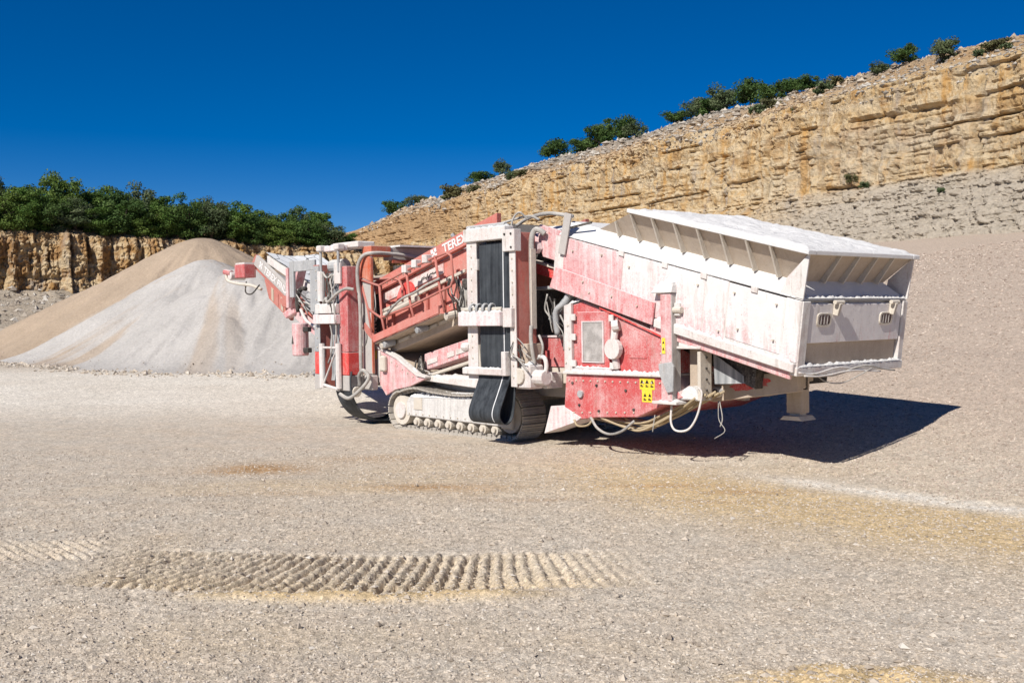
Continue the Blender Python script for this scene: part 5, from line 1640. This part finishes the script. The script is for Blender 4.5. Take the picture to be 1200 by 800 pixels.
MB().box(-5.32, -4.64, -.46, -.30, 3.36, 3.46).build('top_plate', 'pink_pale', rc, 0.008)
MB().box(-5.20, -4.30, -.3, .1, 3.40, 3.52).build('top_plate', 'white', rc, 0.02)
MB().box(-5.50, -4.74, -.53, -.445, 2.16, 2.34).build('cross_plate', 'white', rc, 0.008)
MB().box(-5.56, -4.72, -.55, -.445, 1.96, 2.14).build('cross_plate', 'pink_pale', rc, 0.008)
for u in (-5.32, -4.72):
    MB().tube([(u, -.50, .72), (u, -.50, 1.58)], .06, 10).build('white_tube', 'white', rc)
MB().tube([(-5.32, -.50, 1.50), (-4.72, -.50, 1.50)], .022, 8).build('tie_bar', 'white', rc)
MB().tube([(-5.32, -.50, .78), (-4.72, -.50, .70)], .03, 8).build('tie_bar', 'white', rc)
MB().tube([(-5.28, -.50, .80), (-4.78, -.50, 1.48)], .018, 8).build('tie_bar', 'white', rc)
for pts, r_ in (([(-5.1, -.48, 2.4), (-5.0, -.5, 2.7), (-4.85, -.5, 2.9), (-4.82, -.48, 2.75), (-4.95, -.5, 2.55), (-5.15, -.5, 2.45)], .014), ([(-5.2, -.52, 2.95), (-5.05, -.52, 2.85), (-4.9, -.5, 2.9)], .02),
                ([(-5.0, -.5, 1.95), (-4.9, -.52, 1.7), (-4.97, -.5, 1.4), (-5.1, -.5, 1.2)], .016), ([(-5.2, -.52, 2.38), (-5.05, -.55, 2.45), (-4.98, -.55, 2.38), (-4.6, -.56, 2.55), (-4.4, -.5, 2.62), (-4.3, -.4, 2.6)], .03),
                ([(-4.75, -.53, 2.3), (-4.73, -.56, 2.0), (-4.68, -.55, 2.0)], .012), ([(-4.78, -.5, 1.95), (-4.76, -.52, 1.7), (-4.8, -.5, 1.6)], .02)):
    MB().tube(spline(pts, 5), r_, 6).build('hose', 'hose', rc, smooth=True)
loop = [(-.40, 1.05), (-.43, .85), (-.40, .62), (-.30, .40), (-.14, .22), (.06, .11), (.35, .05), (.70, .08), (.95, .30), (1.0, .8)]
lp = [(p.x, p.y) for p in spline([(a, b, 0) for a, b in loop], 5)]
rb = MB().ribbon(lp, -4.98, -4.42).build('rubber_belt', 'belt', rc)
for k in range(5):
    MB().ribbon([(a, b + .017) for a, b in lp[6:40]], -4.94 + k * .11, -4.925 + k * .11, .02).build('belt_rib', 'belt', rb)
# gantry: upright and cross beam
ga = MB().box(-4.40, -4.08, -.16, -.09, 1.0, 3.22).build('gantry', 'grey_pole', root, 0.01)
MB().box(-4.075, -4.055, -.17, -.12, 1.02, 3.2).build('upright_edge', 'orange', ga, 0.004)
MB().box(-4.36, -4.06, -.155, .30, 3.225, 3.42).build('corner_box', 'orange', ga, 0.01)
MB().hexa([(-4.42, -.175, 2.85), (-4.075, -.175, 2.75), (-4.075, -.165, 2.75), (-4.42, -.165, 2.85)], [(-4.42, -.175, 3.22), (-4.075, -.175, 3.22), (-4.075, -.165, 3.22), (-4.42, -.165, 3.22)]).build('corner_gusset', 'orange', ga)
MB().box(-4.34, -4.08, .303, 2.35, 3.16, 3.40).build('cross_beam', 'grey_pole', ga, 0.01)
MB().box(-4.30, -4.10, 2.2, 2.35, 1.0, 3.155).build('upright', 'grey_pole', ga, 0.01)
MB().box(-4.05, -4.02, .3, 2.3, 3.10, 3.16).build('orange_edge', 'orange', ga)
MB().box(-4.4, -3.9, .4, 2.2, 3.41, 3.44).build('dust_layer', 'powder', ga)
MB().tube(spline([(-4.30, -.26, .75), (-4.32, -.26, 1.3), (-4.30, -.26, 2.0), (-4.30, -.27, 2.4), (-4.36, -.27, 2.75), (-4.34, -.27, 3.05), (-4.22, -.22, 3.24), (-4.05, -.1, 3.28), (-4.02, .3, 3.27), (-4.0, .8, 3.22), (-3.95, 1.2, 3.12)], 6), .036, 8).build('hose', 'hose', ga, smooth=True)
MB().box(-4.3, -3.6, .9, 1.5, 2.5, 3.05).build('dark_motor', 'dark', ga, 0.02)
MB().box(-4.02, -3.75, .3, .6, 2.75, 3.05).build('bracket_box', 'dark', ga, 0.02)
MB().prism([(-4.85, 1.2), (-4.37, 1.5), (-4.37, 2.7), (-4.7, 2.75)], .26, 2.15).build('shade_block', 'dark', root, 0.01)  # added dark block, stands in for the shade among machinery behind the gantry
MB().tube(spline([(-4.1, 1.9, 3.42), (-4.08, 1.9, 3.58), (-4.15, 1.85, 3.72)], 4), .04, 6).build('exhaust_stub', 'steel', ga, smooth=True)
MB().box(-4.35, -4.05, -.2, -.05, .70, .98).build('grey_block', 'grey_pole', ga, 0.02)
MB().tube(spline([(-4.30, -.3, .78), (-4.25, -.35, .98), (-4.10, -.35, 1.08), (-4.0, -.3, .95), (-4.15, -.34, .76), (-4.45, -.45, .55), (-4.7, -.5, .62)], 6), .035, 8).build('hose', 'hose', ga, smooth=True)
for k in range(3):
    MB().tube([(-4.25, .0, .80 + k * .06), (-3.6, .1, .78 + k * .05)], .025, 6).build('pipe', 'cream', ga)
MB().tube([(-4.62, -.30, .66), (-4.40, -.30, .66)], .10, 12).build('pulley', 'cream', ga, 0.01)
MB().box(-3.95, -3.80, -.10, .0, 1.05, 1.35).build('white_block', 'cream', ga, 0.03)

# --- tail conveyor rising to the left
def tl_(u, c):
    return c - 0.535 * (u + 10.75)


tail = MB().prism([(-11.25, tl_(-11.25, 3.36)), (-6.0, tl_(-6.0, 3.36)), (-6.0, tl_(-6.0, 3.72)), (-11.0, tl_(-11.0, 3.72))], .88, .96).build('tail_conveyor', 'salmon', root, 0.006)
MB().prism([(-10.95, tl_(-10.95, 3.50)), (-9.25, tl_(-9.25, 3.50)), (-9.25, tl_(-9.25, 3.80)), (-10.80, tl_(-10.80, 3.80))], .80, .879).build('text_beam', 'grey_pole', tail, 0.006)
text_obj('TEREX FINLAY', 0.21, (-10.45, tl_(-10.45, 3.575)), -math.atan(.535), .793, 'conveyor_lettering', tail, 1.03)
logo(-10.68, tl_(-10.68, 3.58), .15, -math.atan(.535), .793, tail)
MB().prism([(-10.35, tl_(-10.35, 3.0)), (-9.35, tl_(-9.35, 3.0)), (-9.25, tl_(-9.25, 3.355)), (-10.55, tl_(-10.55, 3.355))], .86, .94).build('side_plate', 'salmon', tail, 0.006)
for k in range(4):
    u = -10.2 + k * .22
    MB().prism([(u, tl_(u, 3.05)), (u + .1, tl_(u + .1, 3.05)), (u + .1, tl_(u + .1, 3.34)), (u, tl_(u, 3.34))], .845, .859).build('stripe', ('beige', 'salmon')[k % 2], tail)
MB().prism([(-11.25, tl_(-11.25, 3.36)), (-6.0, tl_(-6.0, 3.36)), (-6.0, tl_(-6.0, 3.72)), (-11.0, tl_(-11.0, 3.72))], 2.30, 2.38).build('far_side_beam', 'salmon', tail, 0.006)
# crusted belt surface
nu, nv = 60, 30
uu, vv = np.meshgrid(np.linspace(-10.52, -6.9, nu), np.linspace(.90, 2.29, nv))
ww = 3.86 - .39 * (uu + 10.52) - .06 * np.cos((vv - 1.63) * 2.2) + .10 + .05 * (fbm(uu * 3, vv * 3, 3) - .5)
link('crusted_belt', npmesh('crusted_belt', np.stack([uu, vv, ww - 0.08], -1).reshape(-1, 3), grid_faces(nv, nu), M['crust'], True), tail)
MB().prism([(-10.5, 3.62), (-6.9, 2.25), (-6.9, 2.40), (-10.5, 3.80)], .92, 2.27).build('belt_bed', 'white', tail)
MB().tube([(-10.95, .9, 3.62), (-10.95, 2.36, 3.62)], .11, 16).build('head_drum', 'dark', tail)
MB().tube([(-6.1, .97, 1.05), (-6.1, 2.29, 1.05)], .16, 16).build('tail_drum', 'dark', tail)
MB().box(-11.45, -10.95, .55, .86, 3.30, 3.62).build('motor_box', 'red', tail, 0.01)
MB().box(-11.43, -10.97, .57, .85, 3.625, 3.66).build('motor_lid', 'white', tail)
MB().tube([(-11.62, .5, 3.36), (-11.62, .9, 3.36)], .10, 10).build('gearbox', 'white', tail, 0.01)
MB().tube([(-11.95, .55, 3.47), (-11.6, .55, 3.42)], .07, 8).build('warning_lamp', 'red', tail)
MB().tube(spline([(-11.9, .55, 3.42), (-11.7, .5, 3.25), (-11.2, .5, 3.16), (-10.7, .6, 3.1), (-10.4, .7, 3.0)], 5), .04, 6).build('hose', 'cream', tail, smooth=True)
MB().tube(spline([(-10.95, .6, 3.2), (-10.9, .55, 2.95), (-10.6, .55, 2.9), (-10.3, .6, 3.1)], 5), .018, 6).build('hose', 'dark', tail, smooth=True)
tail.location = (0.42, 0, -0.225)
# swivel bracket
MB().bar((-9.0, .74, 2.55), (-8.55, .74, 3.50), .08, .22, (0, 1, 0)).build('swivel_arm', 'pink', tail, 0.01)
MB().prism([(-9.6, 2.75), (-9.1, 2.9), (-8.95, 2.7), (-9.1, 2.5), (-9.5, 2.58)], .72, .86).build('swivel_plate', 'salmon', tail, 0.02)
MB().prism([(-9.45, 2.42), (-9.0, 2.6), (-8.9, 2.42), (-9.3, 2.3)], .70, .86).build('swivel_plate', 'pink', tail, 0.02)
MB().prism([(-9.0, 2.3), (-6.4, 1.1), (-6.4, 1.4), (-9.0, 2.55)], .78, .87).build('lower_beam', 'pink', tail, 0.01)
MB().hexa([(-8.45, .70, 2.55), (-7.7, .70, 2.15), (-7.7, .78, 2.15), (-8.45, .78, 2.55)], [(-8.35, .70, 2.88), (-7.6, .70, 2.48), (-7.6, .78, 2.48), (-8.35, .78, 2.88)]).build('grey_guard', 'steel', tail, 0.02)
MB().tube(spline([(-8.75, .72, 2.45), (-8.68, .66, 2.75), (-8.5, .66, 2.95), (-8.3, .66, 2.95)], 4), .05, 8).build('hose', 'dark', tail, smooth=True)
MB().tube(spline([(-8.6, .7, 2.5), (-8.3, .66, 2.25), (-7.9, .66, 2.1), (-7.5, .66, 1.9), (-7.2, .66, 1.6)], 4), .035, 8).build('hose', 'white', tail, smooth=True)
# goal-post frame
gp = MB().box(-7.37, -7.20, -.03, .03, 2.52, 3.29).build('rear_frame', 'steel', root, 0.008)
MB().box(-7.197, -6.34, -.025, .025, 3.06, 3.28).build('frame_head', 'steel', gp, 0.008)
MB().box(-6.53, -6.34, -.03, .03, 2.2, 3.055).build('frame_post', 'steel', gp, 0.008)
MB().box(-7.47, -7.375, -.06, .03, 2.3, 3.15).build('frame_strip', 'pink', gp, 0.006)
MB().box(-7.0, -6.40, .5, 2.2, .80, 1.0).build('rear_cross_member', 'cream', root, 0.01)
MB().box(-6.9, -5.8, .55, .8, .76, .98).build('rear_link', 'cream', root)
MB().box(-6.9, -5.8, 1.8, 2.0, .76, .98).build('rear_link', 'cream', root)
drum = MB().tube([(-6.80, -.12, 1.30), (-6.80, -.12, 1.98)], .17, 20).build('red_drum', 'pink', root, 0.02)
MB().prism([(-6.86, 1.55), (-6.78, 1.55), (-6.82, 1.72)], -.295, -.288).build('drum_mark', 'dark', drum)
for w_ in (1.42, 1.85):
    MB().box(-6.64, -6.44, -.16, -.06, w_ - .05, w_ + .05).build('drum_strap', 'dark', drum, 0.01)
# far roller and far-side conveyor tip
MB().tube([(-6.6, 2.7, 3.46), (-5.0, 2.9, 3.05)], .17, 14).build('far_roller', 'salmon', root)
MB().tube([(-6.75, 2.68, 3.50), (-6.62, 2.7, 3.465)], .10, 12).build('roller_end', 'dark', root)


# --- dust lying in lumpy ridges on ledges
def dust_ridge(p0, p1, wd, ht, parent, seed):
    r = np.random.default_rng(seed)
    p0, p1 = Vector(p0), Vector(p1)
    L_ = (p1 - p0).length
    n_ = max(6, int(L_ / 0.035))
    side = (p1 - p0).normalized().cross(Vector((0, 0, 1))).normalized() * wd / 2
    V, F = [], []
    for i in range(n_ + 1):
        f_ = i / n_
        c_ = p0.lerp(p1, f_)
        k = (0.35 + 0.9 * r.random()) * (1 if 0 < i < n_ else 0.1)
        wv = 0.75 + 0.35 * r.random()
        for a_, h_ in ((-1, 0.0), (-0.55, 0.75), (0.05, 1.0), (0.6, 0.7), (1, 0.0)):
            q_ = c_ + side * a_ * wv
            V.append((q_.x, q_.y, q_.z + ht * h_ * k * (0.75 + 0.5 * r.random()) - 0.002))
    for i in range(n_):
        for k in range(4):
            b_ = i * 5 + k
            F.append((b_, b_ + 1, b_ + 6, b_ + 5))
    mb = MB().add(V, F)
    return mb.build('dust_ridge', 'powder', parent, smooth=True)


for k, (a, b, wd, ht, par) in enumerate([
        ((1.0, 0.0, 1.20), (2.96, 0.0, 1.20), .07, .045, body), ((1.2, -.005, 1.255), (1.98, -.005, 1.255), .04, .03, body),
        ((-.84, -.40, 3.47), (.16, -.40, 3.47), .14, .035, scv), ((-.88, -.53, 2.13), (.12, -.53, 2.13), .11, .03, scv), ((-.84, -.515, 1.23), (.14, -.515, 1.23), .07, .022, scv),
        ((-3.2, .16, .60), (-1.1, .16, .66), .18, .09, root), ((-3.1, .3, .61), (-1.2, .3, .66), .2, .08, root), ((-3.2, .075, .60), (-1.0, .075, .655), .06, .04, root),
        (HP(3.05, -.02, -1.405), HP(5.25, -.02, -1.405), .06, .04, hopper), (HP(1.0, .05, -.605), HP(5.2, .05, -.605), .12, .03, hopper), (EP(.05, -1.45, 0.0), EP(2.5, -1.45, 0.0), .07, .035, hopper),
        (EP(.1, -.60, -.03), EP(2.5, -.60, -.03), .09, .04, hopper), ((3.0, 0, 2.485), (3.2, 0, 2.47), .17, .05, post), ((2.9, 0, .838), (3.28, 0, .838), .24, .05, post),
        ((-5.5, -.49, 2.34), (-4.78, -.49, 2.34), .08, .03, rc), ((-5.3, -.38, 3.46), (-4.66, -.38, 3.46), .14, .03, rc), ((-4.1, .05, 1.52), (-2.9, .05, 1.06), .10, .04, ch),
        ((-2.95, .3, .99), (-.75, .3, .99), .3, .05, root), ((.3, -.26, 1.30), (.6, -.26, 1.30), .26, .06, mt_), ((.1, .4, 1.235), (.95, .4, 1.235), .3, .07, root),
        ((1.05, .1, 2.22), (1.34, .1, 2.27), .2, .07, body), ((3.24, .12, 1.60), (3.6, .12, 1.60), .22, .05, br)]):
    dust_ridge(a, b, wd, ht, par, 100 + k)
# bolt rows along flanges and seams
bolt_mb = MB().tube([(0, 0, 0), (0, -.016, 0)], .014, 6)
bolt_me = bpy.data.meshes.new('bolt')
bolt_me.from_pydata([tuple(p) for p in bolt_mb.v], [], bolt_mb.f)
bolt_me.materials.append(M['cream'])
for a, b, n_, par in (((-.70, -.455, 1.2), (-.70, -.455, 3.2), 12, scv), ((.315, -.465, 1.1), (.315, -.465, 2.95), 11, scv), ((1.08, 0.0, 1.06), (2.9, 0.0, 1.08), 13, root), ((1.0, 0.0, .56), (2.4, 0.0, .64), 9, root),
                      ((2.08, .03, 2.0), (2.9, .03, 1.76), 7, body), ((2.9, .03, 1.25), (2.9, .03, 1.62), 4, body), ((-3.7, .22, 1.85), (-2.0, .22, 2.30), 12, scr), ((-4.3, .12, 2.63), (-2.7, .12, 3.05), 10, beam),
                      ((-3.2, .05, .30), (-.75, .05, .30), 13, root), ((-5.56, -.455, 1.5), (-5.56, -.455, 3.0), 9, rc), ((-4.0, 0.0, 1.36), (-3.0, 0.0, .98), 7, ch)):
    for k in range(n_):
        o = bpy.data.objects.new('bolt', bolt_me)
        COL.objects.link(o)
        o.parent = par
        o.location = Vector(a).lerp(Vector(b), k / (n_ - 1))

# thin dark hoses and cables draped over the middle of the machine
rr_ = random.Random(31)
for base_, n_, du, dw, par in (((-1.75, .02, 2.75), 9, .25, -.75, scr), ((-4.15, -.10, 2.5), 6, -.12, -1.1, ga), ((-5.05, -.49, 2.9), 6, .2, -.9, rc), ((.62, .05, 2.35), 7, .25, -.7, root), ((-3.1, .2, 1.35), 6, .3, -.35, root), ((-8.7, .66, 2.9), 5, .9, -.55, tail), ((.30, -.44, 1.7), 5, .35, -.5, scv)):
    for k in range(n_):
        p = Vector(base_) + Vector((rr_.uniform(-.12, .12), rr_.uniform(-.04, .04), rr_.uniform(-.1, .1)))
        q = p + Vector((du * rr_.uniform(.3, 1.2), rr_.uniform(-.03, .05), dw * rr_.uniform(.5, 1.1)))
        m1 = p.lerp(q, .33) + Vector((rr_.uniform(-.14, .14), -.03, rr_.uniform(-.12, .02)))
        m2 = p.lerp(q, .66) + Vector((rr_.uniform(-.14, .14), -.03, rr_.uniform(-.12, .02)))
        MB().tube(spline([p, m1, m2, q], 5), rr_.uniform(.008, .016), 6).build('cable', rr_.choice(['dark', 'hose', 'dark']), par, smooth=True)
